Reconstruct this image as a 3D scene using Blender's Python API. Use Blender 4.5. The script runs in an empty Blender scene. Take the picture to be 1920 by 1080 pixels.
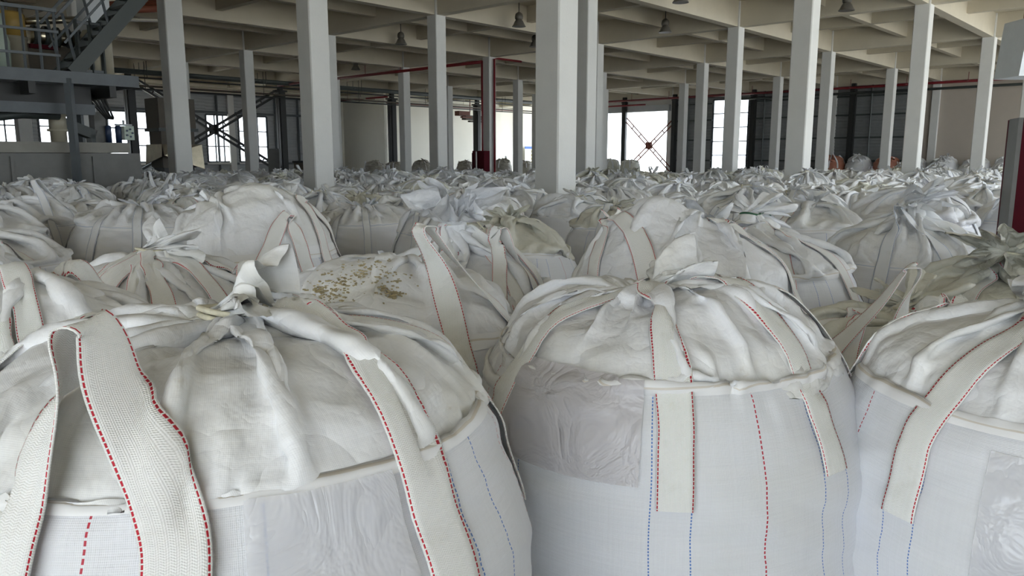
import bpy, math, random
import numpy as np
from mathutils import Vector, Matrix
from mathutils.bvhtree import BVHTree

# ------------------------------------------------------------------ camera, daylight, exposure
S = bpy.context.scene
PI = math.pi
H = 4.4                       # beam underside above the camera
CZ = 1.75                     # camera height
cam_d = bpy.data.cameras.new('camera'); cam = bpy.data.objects.new('camera', cam_d)
S.collection.objects.link(cam); S.camera = cam
cam_d.sensor_width = 36; cam_d.lens = 1442.7/1920*36; cam_d.clip_start = .05; cam_d.clip_end = 500
cam.location = (0, 0, CZ); cam.rotation_euler = (PI/2-math.radians(9.67), 0, 0)

w = bpy.data.worlds.new('overcast_sky'); S.world = w; w.use_nodes = True
nt = w.node_tree; bg = nt.nodes['Background']
tc = nt.nodes.new('ShaderNodeTexCoord'); sx = nt.nodes.new('ShaderNodeSeparateXYZ')
cr = nt.nodes.new('ShaderNodeValToRGB')
nt.links.new(tc.outputs['Generated'], sx.inputs[0]); nt.links.new(sx.outputs['Z'], cr.inputs[0])
cr.color_ramp.elements[0].position = 0.0; cr.color_ramp.elements[0].color = (.84, .92, 1, 1)
cr.color_ramp.elements[1].position = 1.0; cr.color_ramp.elements[1].color = (.66, .80, 1, 1)
nt.links.new(cr.outputs[0], bg.inputs[0]); bg.inputs[1].default_value = 1.25
sun_d = bpy.data.lights.new('sun', 'SUN'); sun = bpy.data.objects.new('sun', sun_d); S.collection.objects.link(sun)
sun_d.energy = 3.2; sun_d.angle = .6; sun_d.color = (1, .96, .88)
sun.rotation_euler = (math.radians(8), math.radians(-22), 0)

S.view_settings.view_transform = 'Standard'; S.view_settings.look = 'None'
S.view_settings.gamma = 1; S.view_settings.use_curve_mapping = False
S.view_settings.exposure = 2.35

# ------------------------------------------------------------------ the column grid of the hall
TH = math.radians(47.494)
UH = Vector((math.cos(TH), math.sin(TH), 0)); WH = Vector((-math.sin(TH), math.cos(TH), 0))
UA, WA = 1.9387*H, 1.35418*H
CS = .43
G0 = Vector((.1444*H, 2.4646*H, 0)) + (UH+WH)*CS/2
def g(u, w_, z=0):
    p = G0 + UH*UA*u + WH*WA*w_
    return Vector((p.x, p.y, z))
ZB = CZ + H                  # underside of the beams
def ray(x, y, Y):
    """the place at forward distance Y that lies in the direction of a point of the picture"""
    p = math.radians(9.67); u = (x-960)/1442.7; v = (540-y)/1442.7
    d = Vector((u, math.cos(p)+v*math.sin(p), -math.sin(p)+v*math.cos(p)))
    return Vector((0, 0, CZ)) + d*(Y/d.y)

# ------------------------------------------------------------------ materials
def new_mat(name):
    m = bpy.data.materials.new(name); m.use_nodes = True
    return m, m.node_tree.nodes, m.node_tree.links, m.node_tree.nodes['Principled BSDF']
def flat(name, col, rough=.6, metal=0., noise=0., nscale=3., bump=0., bscale=30., spec=.5):
    m, N, L, P = new_mat(name)
    P.inputs['Base Color'].default_value = (*col, 1); P.inputs['Roughness'].default_value = rough
    P.inputs['Metallic'].default_value = metal; P.inputs['Specular IOR Level'].default_value = spec
    t = N.new('ShaderNodeTexCoord')
    if noise:
        n = N.new('ShaderNodeTexNoise'); n.inputs['Scale'].default_value = nscale; n.inputs['Detail'].default_value = 6
        n.inputs['Roughness'].default_value = .65
        r = N.new('ShaderNodeValToRGB'); L.new(t.outputs['Object'], n.inputs['Vector']); L.new(n.outputs['Fac'], r.inputs[0])
        r.color_ramp.elements[0].position = .3; r.color_ramp.elements[1].position = .7
        r.color_ramp.elements[0].color = (*[c*(1-noise) for c in col], 1); r.color_ramp.elements[1].color = (*[min(1, c*(1+noise*.5)) for c in col], 1)
        L.new(r.outputs[0], P.inputs['Base Color'])
    if bump:
        n = N.new('ShaderNodeTexNoise'); n.inputs['Scale'].default_value = bscale; n.inputs['Detail'].default_value = 4
        b = N.new('ShaderNodeBump'); b.inputs['Strength'].default_value = bump; b.inputs['Distance'].default_value = .01
        L.new(t.outputs['Object'], n.inputs['Vector']); L.new(n.outputs['Fac'], b.inputs['Height']); L.new(b.outputs[0], P.inputs['Normal'])
    return m

class NT:
    """tiny helper for math chains in a node tree"""
    def __init__(s, m): s.N = m.node_tree.nodes; s.L = m.node_tree.links
    def put(s, sock, v):
        if hasattr(v, 'is_output') or hasattr(v, 'links'): s.L.new(v, sock)
        else: sock.default_value = v
    def m(s, op, a, b=None, c=None):
        n = s.N.new('ShaderNodeMath'); n.operation = op; s.put(n.inputs[0], a)
        if b is not None: s.put(n.inputs[1], b)
        if c is not None: s.put(n.inputs[2], c)
        return n.outputs[0]
    def noise(s, vec, scale, detail=3, rough=.55, dim='3D', dist=0.):
        n = s.N.new('ShaderNodeTexNoise'); n.noise_dimensions = dim; s.L.new(vec, n.inputs['Vector'])
        n.inputs['Scale'].default_value = scale; n.inputs['Detail'].default_value = detail
        n.inputs['Roughness'].default_value = rough; n.inputs['Distortion'].default_value = dist
        return n.outputs['Fac']
    def mix(s, f, a, b):
        n = s.N.new('ShaderNodeMix'); n.data_type = 'RGBA'; s.put(n.inputs[0], f)
        for k, v in ((6, a), (7, b)):
            if isinstance(v, tuple): n.inputs[k].default_value = (*v, 1)
            else: s.L.new(v, n.inputs[k])
        return n.outputs[2]
    def step(s, v, lo, hi):
        n = s.N.new('ShaderNodeMapRange'); n.interpolation_type = 'SMOOTHSTEP'; s.put(n.inputs[0], v)
        n.inputs[1].default_value = lo; n.inputs[2].default_value = hi
        return n.outputs[0]

def fabric(name, base=(.78, .79, .82), yarn=((.55, .03, .05), .0), blue=True, dirt=.5, crinkle=.35, weave=.5, circ=3.5):
    """woven polypropylene; UV is in metres: u round the bag, v up the cloth"""
    m, N, L, P = new_mat(name); t = NT(m)
    uv = N.new('ShaderNodeTexCoord'); ob = N.new('ShaderNodeObjectInfo')
    sep = N.new('ShaderNodeSeparateXYZ'); L.new(uv.outputs['UV'], sep.inputs[0]); u, v = sep.outputs[0], sep.outputs[1]
    # every bag gets its own stains and creases
    off = N.new('ShaderNodeVectorMath'); off.operation = 'ADD'; L.new(uv.outputs['Object'], off.inputs[0])
    cmb = N.new('ShaderNodeCombineXYZ'); rnd = t.m('MULTIPLY', ob.outputs['Random'], 37.)
    for i in range(3): L.new(rnd, cmb.inputs[i])
    L.new(cmb.outputs[0], off.inputs[1]); pos = off.outputs[0]
    big = t.step(t.noise(pos, 2.2, 4, .6), .42, .72)
    spk = t.step(t.noise(pos, 19., 5, .7), .62, .74)
    warm = t.mix(t.m('MULTIPLY', big, .5*dirt), base, (.68, .66, .54))
    warm = t.mix(t.m('MULTIPLY', t.m('MULTIPLY', spk, big), .55*dirt), warm, (.44, .36, .22))
    tint = t.mix(t.m('MULTIPLY', ob.outputs['Random'], .25*dirt), warm, (.70, .69, .62))
    # tape weave: faint vertical and horizontal bands of slightly different tapes
    cu = N.new('ShaderNodeCombineXYZ'); t.put(cu.inputs[0], t.m('MULTIPLY', u, 160.)); t.put(cu.inputs[1], t.m('MULTIPLY', v, 5.))
    cv = N.new('ShaderNodeCombineXYZ'); t.put(cv.inputs[0], t.m('MULTIPLY', u, 5.)); t.put(cv.inputs[1], t.m('MULTIPLY', v, 160.))
    tape = t.m('ADD', t.noise(cu.outputs[0], 1., 1, .5, '2D'), t.noise(cv.outputs[0], 1., 1, .5, '2D'))
    col = t.mix(t.m('MULTIPLY', t.step(tape, .75, 1.25), .10), tint, (.62, .62, .64))
    q = circ/4
    def line(u0, wd, c, col, dash=0):
        wob = t.m('MULTIPLY', t.m('SINE', t.m('MULTIPLY', v, 23.)), .0015)
        d = t.m('ABSOLUTE', t.m('SUBTRACT', t.m('MODULO', t.m('ADD', t.m('ADD', u, wob), 10*q+q/2-u0), q), q/2))
        f = t.m('LESS_THAN', d, wd)
        if dash: f = t.m('MULTIPLY', f, t.m('GREATER_THAN', t.m('MODULO', v, dash), dash*.35))
        return t.mix(f, col, c)
    if yarn: 
        col = line(yarn[1], .0019, yarn[0], col, .011)
    if blue:
        for d in (q*.25-.045, q*.25+.045, q*.75-.045, q*.75+.045):
            col = line(d+(yarn[1] if yarn else 0), .0016, (.10, .22, .55), col, .008)
    L.new(col, P.inputs['Base Color'])
    rn = t.noise(pos, 9., 3)
    L.new(t.m('MULTIPLY_ADD', rn, .25, .36), P.inputs['Roughness'])
    P.inputs['Specular IOR Level'].default_value = .5
    # crinkles: ridged, warped noise
    r1 = t.m('ABSOLUTE', t.m('SUBTRACT', t.noise(pos, 5.5, 2, .5, dist=.3), .5))
    r2 = t.m('ABSOLUTE', t.m('SUBTRACT', t.noise(pos, 17., 2, .55, dist=.2), .5))
    vr = N.new('ShaderNodeTexVoronoi'); vr.inputs['Scale'].default_value = 8.; wp = N.new('ShaderNodeVectorMath'); wp.operation = 'MULTIPLY_ADD'
    nz = N.new('ShaderNodeTexNoise'); nz.inputs['Scale'].default_value = 4.; L.new(pos, nz.inputs['Vector']); L.new(nz.outputs['Color'], wp.inputs[0]); wp.inputs[1].default_value = (.35, .35, .35); L.new(pos, wp.inputs[2]); L.new(wp.outputs[0], vr.inputs['Vector'])
    wv = t.m('ADD', t.m('SINE', t.m('MULTIPLY', u, 2100.)), t.m('SINE', t.m('MULTIPLY', v, 2100.)))
    r3 = t.m('ABSOLUTE', t.m('SUBTRACT', t.noise(pos, 46., 2, .5), .5))
    hgt = t.m('ADD', t.m('MULTIPLY', r1, .042*crinkle), t.m('MULTIPLY', r2, .009*crinkle))
    hgt = t.m('ADD', hgt, t.m('MULTIPLY', r3, .0016*crinkle))
    hgt = t.m('ADD', hgt, t.m('MULTIPLY', vr.outputs['Distance'], .006*crinkle))
    hgt = t.m('ADD', hgt, t.m('MULTIPLY', wv, .00012*weave))
    hgt = t.m('ADD', hgt, t.m('MULTIPLY', tape, .0006*weave))
    b = N.new('ShaderNodeBump'); b.inputs['Strength'].default_value = 1; b.inputs['Distance'].default_value = 1.
    L.new(hgt, b.inputs['Height']); L.new(b.outputs[0], P.inputs['Normal'])
    return m

def webbing(name, stitch=(.55, .02, .04), base=(.88, .88, .85), dirt=.4):
    """lifting-loop webbing; u 0..1 across, v in metres along"""
    m, N, L, P = new_mat(name); t = NT(m)
    uv = N.new('ShaderNodeTexCoord'); sep = N.new('ShaderNodeSeparateXYZ'); L.new(uv.outputs['UV'], sep.inputs[0]); u, v = sep.outputs[0], sep.outputs[1]
    stn = t.step(t.noise(uv.outputs['Object'], 14., 5, .7), .5, .75)
    col = t.mix(t.m('MULTIPLY', stn, .45*dirt), base, (.52, .47, .33))
    e = t.m('ABSOLUTE', t.m('SUBTRACT', u, .5))
    inl = t.m('LESS_THAN', t.m('ABSOLUTE', t.m('SUBTRACT', e, .46)), .017)
    dash = t.m('GREATER_THAN', t.m('MODULO', t.m('ADD', v, 5.), .0095), .0022)
    col = t.mix(t.m('MULTIPLY', inl, dash), col, stitch)
    L.new(col, P.inputs['Base Color']); P.inputs['Roughness'].default_value = .75
    # herringbone
    z = t.m('ABSOLUTE', t.m('SUBTRACT', t.m('MODULO', t.m('MULTIPLY', u, 14.), 2.), 1.))
    hb = t.m('SINE', t.m('ADD', t.m('MULTIPLY', v, 1700.), t.m('MULTIPLY', z, 5.)))
    hb2 = t.m('SINE', t.m('MULTIPLY', u, 180.))
    b = N.new('ShaderNodeBump'); b.inputs['Distance'].default_value = .0004; b.inputs['Strength'].default_value = .7
    L.new(t.m('ADD', hb, t.m('MULTIPLY', hb2, .6)), b.inputs['Height']); L.new(b.outputs[0], P.inputs['Normal'])
    return m

RED = (.50, .02, .045); BLUE = (.08, .22, .58)
M = {}
M['body_red'] = fabric('woven_fabric_red_yarn', yarn=(RED, 0.), dirt=.35, crinkle=.12, weave=.9)
M['body_blue'] = fabric('woven_fabric_blue_yarn', yarn=(BLUE, 0.), blue=False, dirt=.45, crinkle=.2)
M['skirt'] = fabric('thin_skirt_fabric', base=(.84, .85, .87), yarn=None, blue=False, dirt=.8, crinkle=.8, weave=.3)
M['skirt_dirty'] = fabric('dirty_skirt_fabric', base=(.70, .69, .60), yarn=None, blue=False, dirt=1.6, crinkle=1., weave=.3)
M['orange_fabric'] = fabric('orange_bag_fabric', base=(.50, .17, .09), yarn=None, blue=False, dirt=.3, crinkle=.8)
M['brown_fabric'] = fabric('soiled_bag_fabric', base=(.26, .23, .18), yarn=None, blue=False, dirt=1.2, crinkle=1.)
M['web_red'] = webbing('webbing_red_stitch'); M['web_blue'] = webbing('webbing_blue_stitch', stitch=(.16, .26, .5), base=(.84, .85, .86), dirt=.3)
M['cord'] = flat('cream_tie_cord', (.72, .68, .52), .8, noise=.3, nscale=40)
M['green_cord'] = flat('green_tie_cord', (.03, .12, .06), .6)
m, N, L, P = new_mat('clear_plastic'); t = NT(m)
tcn = N.new('ShaderNodeTexCoord')
P.inputs['Base Color'].default_value = (.80, .80, .83, 1); P.inputs['Roughness'].default_value = .16; P.inputs['Alpha'].default_value = .52
P.inputs['Specular IOR Level'].default_value = .7
bb = N.new('ShaderNodeBump'); bb.inputs['Distance'].default_value = 1.
r1 = t.m('ABSOLUTE', t.m('SUBTRACT', t.noise(tcn.outputs['Object'], 7., 4, .55, dist=1.), .5))
L.new(t.m('MULTIPLY', r1, .03), bb.inputs['Height']); L.new(bb.outputs[0], P.inputs['Normal'])
M['plastic'] = m
m2 = m.copy(); m2.name = 'milky_plastic'; m2.node_tree.nodes['Principled BSDF'].inputs['Alpha'].default_value = .82
m2.node_tree.nodes['Principled BSDF'].inputs['Roughness'].default_value = .4
m2.node_tree.nodes['Principled BSDF'].inputs['Base Color'].default_value = (.66, .64, .66, 1); M['milky'] = m2
M['paint'] = flat('painted_concrete', (.66, .66, .63), .75, noise=.06, nscale=1.5, bump=.15)
M['soffit'] = flat('painted_ceiling', (.58, .53, .42), .8, noise=.08, nscale=.8)
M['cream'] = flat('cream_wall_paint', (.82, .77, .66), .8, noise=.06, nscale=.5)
M['lit_cream'] = flat('window_lit_cream_paint', (.90, .88, .78), .7, noise=.03, nscale=.5)  # cream wall colour lightened to carry the window light on the back wall
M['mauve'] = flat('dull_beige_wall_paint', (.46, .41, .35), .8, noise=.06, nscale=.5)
M['floor'] = flat('concrete_floor', (.32, .31, .29), .8, noise=.25, nscale=1.2)
M['yard'] = flat('yard_concrete', (.50, .47, .41), .9, noise=.1, nscale=.4)
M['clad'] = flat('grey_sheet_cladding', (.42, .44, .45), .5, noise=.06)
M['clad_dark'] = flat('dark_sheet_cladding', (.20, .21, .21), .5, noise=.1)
M['black_steel'] = flat('black_steel', (.018, .019, .018), .5)
M['dark_steel'] = flat('dark_green_steel', (.045, .055, .052), .5)
M['grey_steel'] = flat('blue_grey_steel', (.10, .115, .125), .5, noise=.15, nscale=4)
M['machine_base'] = flat('grey_machine_paint', (.17, .17, .16), .6, noise=.2, nscale=2)
M['ledge'] = flat('grey_ledge_paint', (.26, .25, .22), .6, noise=.15)
M['beige'] = flat('beige_machine_paint', (.40, .37, .28), .5, noise=.15, nscale=3)
M['amber'] = flat('amber_paint', (.45, .30, .08), .4)
M['red_pipe'] = flat('red_pipe_paint', (.17, .01, .014), .4)
M['red_sheet'] = flat('dark_red_paint', (.07, .004, .010), .75, spec=.15)
M['white_sheet'] = flat('white_sheet_metal', (.62, .66, .68), .45, noise=.08)
M['shiny'] = flat('polished_sheet', (.55, .50, .38), .28, 1., noise=.25, nscale=3)
M['brown_box'] = flat('brown_steel', (.085, .07, .05), .6, noise=.2)
M['frame'] = flat('window_frame_paint', (.05, .06, .065), .5)
M['lamp'] = flat('lamp_grey', (.14, .13, .11), .45)
M['white_plastic'] = flat('white_plastic', (.8, .8, .78), .5)
M['sign_blue'] = flat('sign_blue', (.05, .16, .5), .5)
M['sign_yellow'] = flat('sign_yellow', (.6, .45, .08), .5)
M['sign_white'] = flat('sign_white', (.82, .82, .80), .5)
M['rust'] = flat('red_oxide_steel', (.17, .045, .02), .6, noise=.2)
M['green_paint'] = flat('pale_green_paint', (.42, .50, .42), .4)
M['navy'] = flat('navy_paint', (.02, .04, .09), .4)
M['resin'] = flat('amber_granules', (.42, .35, .20), .15, noise=.3, nscale=90)
M['wood'] = flat('rough_wood', (.24, .15, .08), .8, noise=.2)
m, N, L, P = new_mat('window_glass'); P.inputs['Base Color'].default_value = (1, 1, 1, 1); P.inputs['Roughness'].default_value = .02
P.inputs['Alpha'].default_value = .12; M['glass'] = m

# ------------------------------------------------------------------ object helpers
C = S.collection
def link(name, me, mat=None, parent=None):
    o = bpy.data.objects.new(name, me); C.objects.link(o)
    if mat: me.materials.append(mat)
    if parent: o.parent = parent
    return o
def empty(name, loc=(0, 0, 0), rz=0):
    o = bpy.data.objects.new(name, None); C.objects.link(o); o.location = loc; o.rotation_euler = (0, 0, rz); o.empty_display_size = .1
    return o
def tag(o, label=None, cat=None, group=None, kind=None):
    if label: o['label'] = label
    if cat: o['category'] = cat
    if group: o['group'] = group
    if kind: o['kind'] = kind
    return o
class MB:
    def __init__(s): s.v = []; s.f = []; s.sm = []
    def add(s, vs, fs, smooth=False):
        k = len(s.v); s.v += [tuple(p) for p in vs]; s.f += [tuple(i+k for i in q) for q in fs]; s.sm += [smooth]*len(fs); return s
    def box(s, c, d, ax=None):
        """box centred at c with sizes d along axes ax"""
        ax = ax or (Vector((1, 0, 0)), Vector((0, 1, 0)), Vector((0, 0, 1))); c = Vector(c)
        vs = [c+ax[0]*d[0]/2*i+ax[1]*d[1]/2*j+ax[2]*d[2]/2*k for i in (-1, 1) for j in (-1, 1) for k in (-1, 1)]
        return s.add(vs, [(0, 1, 3, 2), (4, 6, 7, 5), (0, 4, 5, 1), (2, 3, 7, 6), (0, 2, 6, 4), (1, 5, 7, 3)])
    def gbox(s, c, d): return s.box(c, d, GA)      # along the hall grid (u, w, z)
    def bar(s, a, b, w_, h, up=Vector((0, 0, 1))):
        a = Vector(a); b = Vector(b); t_ = (b-a); l = t_.length; t_ = t_/l
        sd = t_.cross(up); sd = sd.normalized() if sd.length > 1e-4 else Vector((1, 0, 0)); u2 = sd.cross(t_)
        return s.box((a+b)/2, (l, w_, h), (t_, sd, u2))
    def tube(s, pts, r, n=10, cap=True):
        pts = [Vector(p) for p in pts]; rr = r if isinstance(r, (list, tuple)) else [r]*len(pts)
        vs = []; fs = []; prev = None
        for i, p in enumerate(pts):
            t_ = (pts[min(i+1, len(pts)-1)]-pts[max(i-1, 0)]).normalized()
            a = prev if prev is not None else (Vector((0, 0, 1)) if abs(t_.z) < .9 else Vector((1, 0, 0)))
            a = (a-t_*a.dot(t_)).normalized(); b = t_.cross(a); prev = a
            vs += [p+(a*math.cos(k*2*PI/n)+b*math.sin(k*2*PI/n))*rr[i] for k in range(n)]
        for i in range(len(pts)-1):
            for k in range(n): fs.append((i*n+k, i*n+(k+1) % n, (i+1)*n+(k+1) % n, (i+1)*n+k))
        s.add(vs, fs, True)
        if cap:
            k0 = len(s.v)-len(vs); s.f += [tuple(k0+i for i in range(n))[::-1], tuple(k0+len(vs)-n+i for i in range(n))]; s.sm += [False]*2
        return s
    def lathe(s, c, prof, n=24):
        c = Vector(c); return s.tube([c+Vector((0, 0, z)) for r, z in prof], [max(r, .0005) for r, z in prof], n)
    def poly(s, pts, thick):
        """flat polygon of points given thickness along its normal"""
        pts = [Vector(p) for p in pts]; n_ = (pts[1]-pts[0]).cross(pts[2]-pts[0]).normalized()*thick/2; k = len(pts)
        vs = [p-n_ for p in pts]+[p+n_ for p in pts]
        return s.add(vs, [tuple(range(k))[::-1], tuple(range(k, 2*k))]+[(i, (i+1) % k, (i+1) % k+k, i+k) for i in range(k)])
    def build(s, name, mat, parent=None, origin=None):
        vs = s.v
        if origin is not None: vs = [(p[0]-origin[0], p[1]-origin[1], p[2]-origin[2]) for p in vs]
        me = bpy.data.meshes.new(name); me.from_pydata(vs, [], s.f); me.polygons.foreach_set('use_smooth', s.sm); me.update()
        o = link(name, me, mat, parent)
        if origin is not None: o.location = origin
        return o
GA = (UH, WH, Vector((0, 0, 1)))
def struct(o): o['kind'] = 'structure'; return o
# ------------------------------------------------------------------ bulk bags: the cloth of each kind is draped over its fill
def sim_bag(seed=0, R=.54, sq=2.2, zr=1.2, Hd=.16, bumps=(), neck=(0,0), neck_z=.10, hold=.12, Ls=.75, Lt=.22,
            tuft_dir=None, nu=128, steps=150, iters=6, rn=.055, zlow=.55):
    rng=np.random.RandomState(seed)
    cell=2*math.pi*R/nu
    nb=int(round((zr-zlow)/cell)); ns=int(round(Ls/cell)); nt=max(3,int(round(Lt/cell)))
    NV=nb+ns+nt+1; jr=nb; jn=nb+ns
    th=np.linspace(0,2*np.pi,nu,endpoint=False)
    def rad(t): 
        c=np.abs(np.cos(t-.2));s=np.abs(np.sin(t-.2)); return R*1.03/(c**sq+s**sq)**(1/sq)
    ph=rng.rand(4)*6.28
    def rbody(t,z):
        k=np.clip((zr-z)/zr,0,1)
        b=1-.20*np.clip((z-(zr-.30))/.30,0,1.1)**2.0
        return rad(t)*b*(1+.012*np.sin(3*t+ph[0])+.01*np.sin(2*t+ph[1]+z*3))
    bumps=list(bumps)
    for _ in range(4):
        a=rng.rand()*6.28;r=rng.rand()*.3*R/.54; bumps.append((r*math.cos(a),r*math.sin(a),rng.uniform(-.05,.07),rng.uniform(.1,.17)))
    def ztop(X,Y):
        rr=np.hypot(X,Y); t=np.arctan2(Y,X); q=np.clip(rr/(rad(t)*.83),0,1)
        z=zr-.03+ (.03+Hd)*np.clip(1-q**2.8,0,1)**.55
        for bx,by,a,s in bumps: z=z+a*np.exp(-((X-bx)**2+(Y-by)**2)/(2*s*s))*np.clip(1.3-1.2*q,0,1)
        return z
    n0=ztop(np.array([neck[0]]),np.array([neck[1]]))[0]
    npos=np.array([neck[0],neck[1],n0+neck_z])
    zz=zlow+np.arange(NV)*cell
    x=np.zeros((NV,nu,3))
    for j in range(NV):
        r=rbody(th,min(zz[j],zr))*(1.0 if j<=jr else 1.0)
        x[j,:,0]=r*np.cos(th);x[j,:,1]=r*np.sin(th);x[j,:,2]=zz[j]
    # rest lengths: small slack
    lu=np.linalg.norm(np.roll(x,-1,1)-x,axis=2); lu=np.repeat(lu[:1],NV,0)*1.012
    kk=np.array([rbody(0.,min(z,zr))/rbody(0.,zlow) for z in zz]); kk=np.where(zz<=zr,kk,1-(1-kk)*.35); lu*=kk[:,None]
    # taper tube a little toward tuft
    lv=cell*1.0
    x+=rng.randn(*x.shape)*.004
    p=x.copy(); pin=x[0].copy()
    L2=math.sqrt(cell*cell*2)
    d_u2=lu+np.roll(lu,-1,1)
    def pair(a,b,L,k,kc):
        d=b-a; n=np.sqrt((d*d).sum(-1))+1e-9; e=(n-L)/n
        e=np.where(e>0,e*k,e*kc)*.5
        d*=e[...,None]; return d
    if tuft_dir is None: tuft_dir=rng.rand()*6.28
    td=np.array([math.cos(tuft_dir),math.sin(tuft_dir),0])
    wind=rng.rand(3)*6.28
    for s in range(steps):
        t=s/steps; v=(x-p); v*=.93; vm=np.sqrt((v*v).sum(-1,keepdims=True)); v*=np.minimum(1,.03/(vm+1e-9))
        p=x.copy(); x=x+v
        g=-.0016 if t>.25 else -.0004
        x[jr+1:,:,2]+=g
        x[jn+1:]+=td*(.0007 if t<.7 else .0004); x[jn+1:,:,2]+=.0009
        if t<.6:   # trapped air
            tu=np.roll(x,-1,1)-np.roll(x,1,1); tv=np.zeros_like(x); tv[1:-1]=x[2:]-x[:-2]
            n=np.cross(tu,tv); n/=np.linalg.norm(n,axis=2,keepdims=True)+1e-9
            x[jr:jn]+=n[jr:jn]*.0009
        ct=min(1,t/.42); ct=ct*ct*(3-2*ct)
        for it in range(iters):
            a,b=x[:,0::2],x[:,1::2]; c=pair(a,b,lu[:,0::2],1,.55); a+=c; b-=c
            y=np.roll(x,-1,1); a,b=y[:,0::2],y[:,1::2]; c=pair(a,b,lu[:,1::2],1,.55); a+=c; b-=c; x=np.roll(y,1,1)
            for o in (0,1):
                m=(NV-o)//2*2
                a,b=x[o:o+m:2],x[o+1:o+m:2]; c=pair(a,b,lv,1,.6); a+=c;b-=c
                for sh in (1,-1):
                    b2=np.roll(b,sh,1); c=pair(a,b2,L2,.5,.25); a+=c; b-=np.roll(c,-sh,1)
            # bending
            if it%2==0:
                y=np.roll(x,-2,1); c=pair(x,y,d_u2,0,.16); x=x+c-np.roll(c,2,1)
                c=pair(x[:-2],x[2:],2*lv,0,.16); x[:-2]+=c; x[2:]-=c
            # neck ring
            for dj,w in ((0,1),(1,.85),(-1,.7)):
                j=jn+dj
                tgt=npos+np.array([0,0,dj*cell*.8]); start=np.array([0,0,zz[j]*.9+.1])
                cpt=start*(1-ct)+tgt*ct; rmax=(R*(1-ct)+rn*ct)*(1 if dj==0 else 1.5)
                q=x[j]-cpt; qr=np.hypot(q[:,0],q[:,1])+1e-9; f=np.minimum(1,rmax/qr)
                q[:,0]*=f;q[:,1]*=f
                q[:,2]*= (1-.5*ct)
                x[j]=x[j]*(1-w)+(cpt+q)*w
            x[0]=pin
            x[1:jr+1,:,2]+=(zz[1:jr+1,None]-x[1:jr+1,:,2])*hold
            # collide with contents
            X,Y,Z=x[...,0],x[...,1],x[...,2]
            rr=np.hypot(X,Y)+1e-9; tt=np.arctan2(Y,X)
            rb=rbody(tt,Z)+.003; zt=ztop(X,Y)+.004
            dr=rb-rr; dz=zt-Z
            ins=(dr>0)&(dz>0)
            up=ins&(dz<dr); out=ins&~up
            x[...,2]=np.where(up,zt,Z)
            f=np.where(out,rb/rr,1); x[...,0]*=f;x[...,1]*=f
            # body cannot fly away
            f2=np.where((Z<zr)&(rr>rb+(.012)),(rb+(.012))/rr,1); x[...,0]*=f2; x[...,1]*=f2
            if it==iters-1:
                m=ins[...,None]; p=np.where(m,p+(x-p)*.75,p)
    return dict(x=x,jr=jr,jn=jn,nu=nu,NV=NV,cell=cell,neck=npos,R=R,zr=zr,rb=rbody,zt=ztop)


def wnoise(P_, seed, f, n=5):
    """cheap warped sine noise on points"""
    r = np.random.RandomState(seed); o = np.zeros(P_.shape[:-1]); Q = P_*f
    wq = Q+.6*np.stack([np.sin(Q[..., (i+1) % 3]*1.7+r.rand()*6) for i in range(3)], -1)
    for i in range(n):
        d = r.randn(3); d /= np.linalg.norm(d)
        y = (wq@d)*(.7+.9*r.rand())/PI+r.rand()*2
        o += np.abs((y % 2)-1)*2-1          # triangle wave: creased, not wavy
    return o/n

def grid_mesh(name, X, U, V, mat, close=True):
    nv, nu = X.shape[:2]
    me = bpy.data.meshes.new(name)
    cols = nu if close else nu-1
    vv = X.reshape(-1, 3)
    j, i = np.meshgrid(np.arange(nv-1), np.arange(cols), indexing='ij')
    i2 = (i+1) % nu
    F = np.stack([j*nu+i, j*nu+i2, (j+1)*nu+i2, (j+1)*nu+i], -1).reshape(-1, 4)
    me.from_pydata(vv.tolist(), [], F.tolist())
    uvl = me.uv_layers.new(name='UVMap')
    i3 = i+1
    uu = np.concatenate([U, U[:, :1]+(U[:, -1:]-U[:, :1])*nu/(nu-1)], 1) if close else U
    VV = np.concatenate([V, V[:, :1]], 1) if close else V
    uvs = np.stack([np.stack([uu[j, i], VV[j, i]], -1), np.stack([uu[j, i3], VV[j, i3]], -1),
                    np.stack([uu[j+1, i3], VV[j+1, i3]], -1), np.stack([uu[j+1, i], VV[j+1, i]], -1)], 2).reshape(-1, 2)
    uvl.data.foreach_set('uv', uvs.ravel().astype(np.float32))
    me.polygons.foreach_set('use_smooth', [True]*len(me.polygons)); me.update()
    if mat: me.materials.append(mat)
    return me

def upsample(x):
    """double a closed grid both ways (Catmull-Rom)"""
    a = lambda k: np.roll(x, k, 1)
    mid = (-a(1)+9*x+9*a(-1)-a(-2))/16
    y = np.empty((x.shape[0], x.shape[1]*2, 3)); y[:, 0::2] = x; y[:, 1::2] = mid
    e = np.concatenate([2*y[:1]-y[1:2], y, 2*y[-1:]-y[-2:-1]])
    mid = (-e[:-3]+9*e[1:-2]+9*e[2:-1]-e[3:])/16
    z = np.empty((y.shape[0]*2-1, y.shape[1], 3)); z[0::2] = y; z[1::2] = mid
    return z

class Bag: pass

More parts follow.
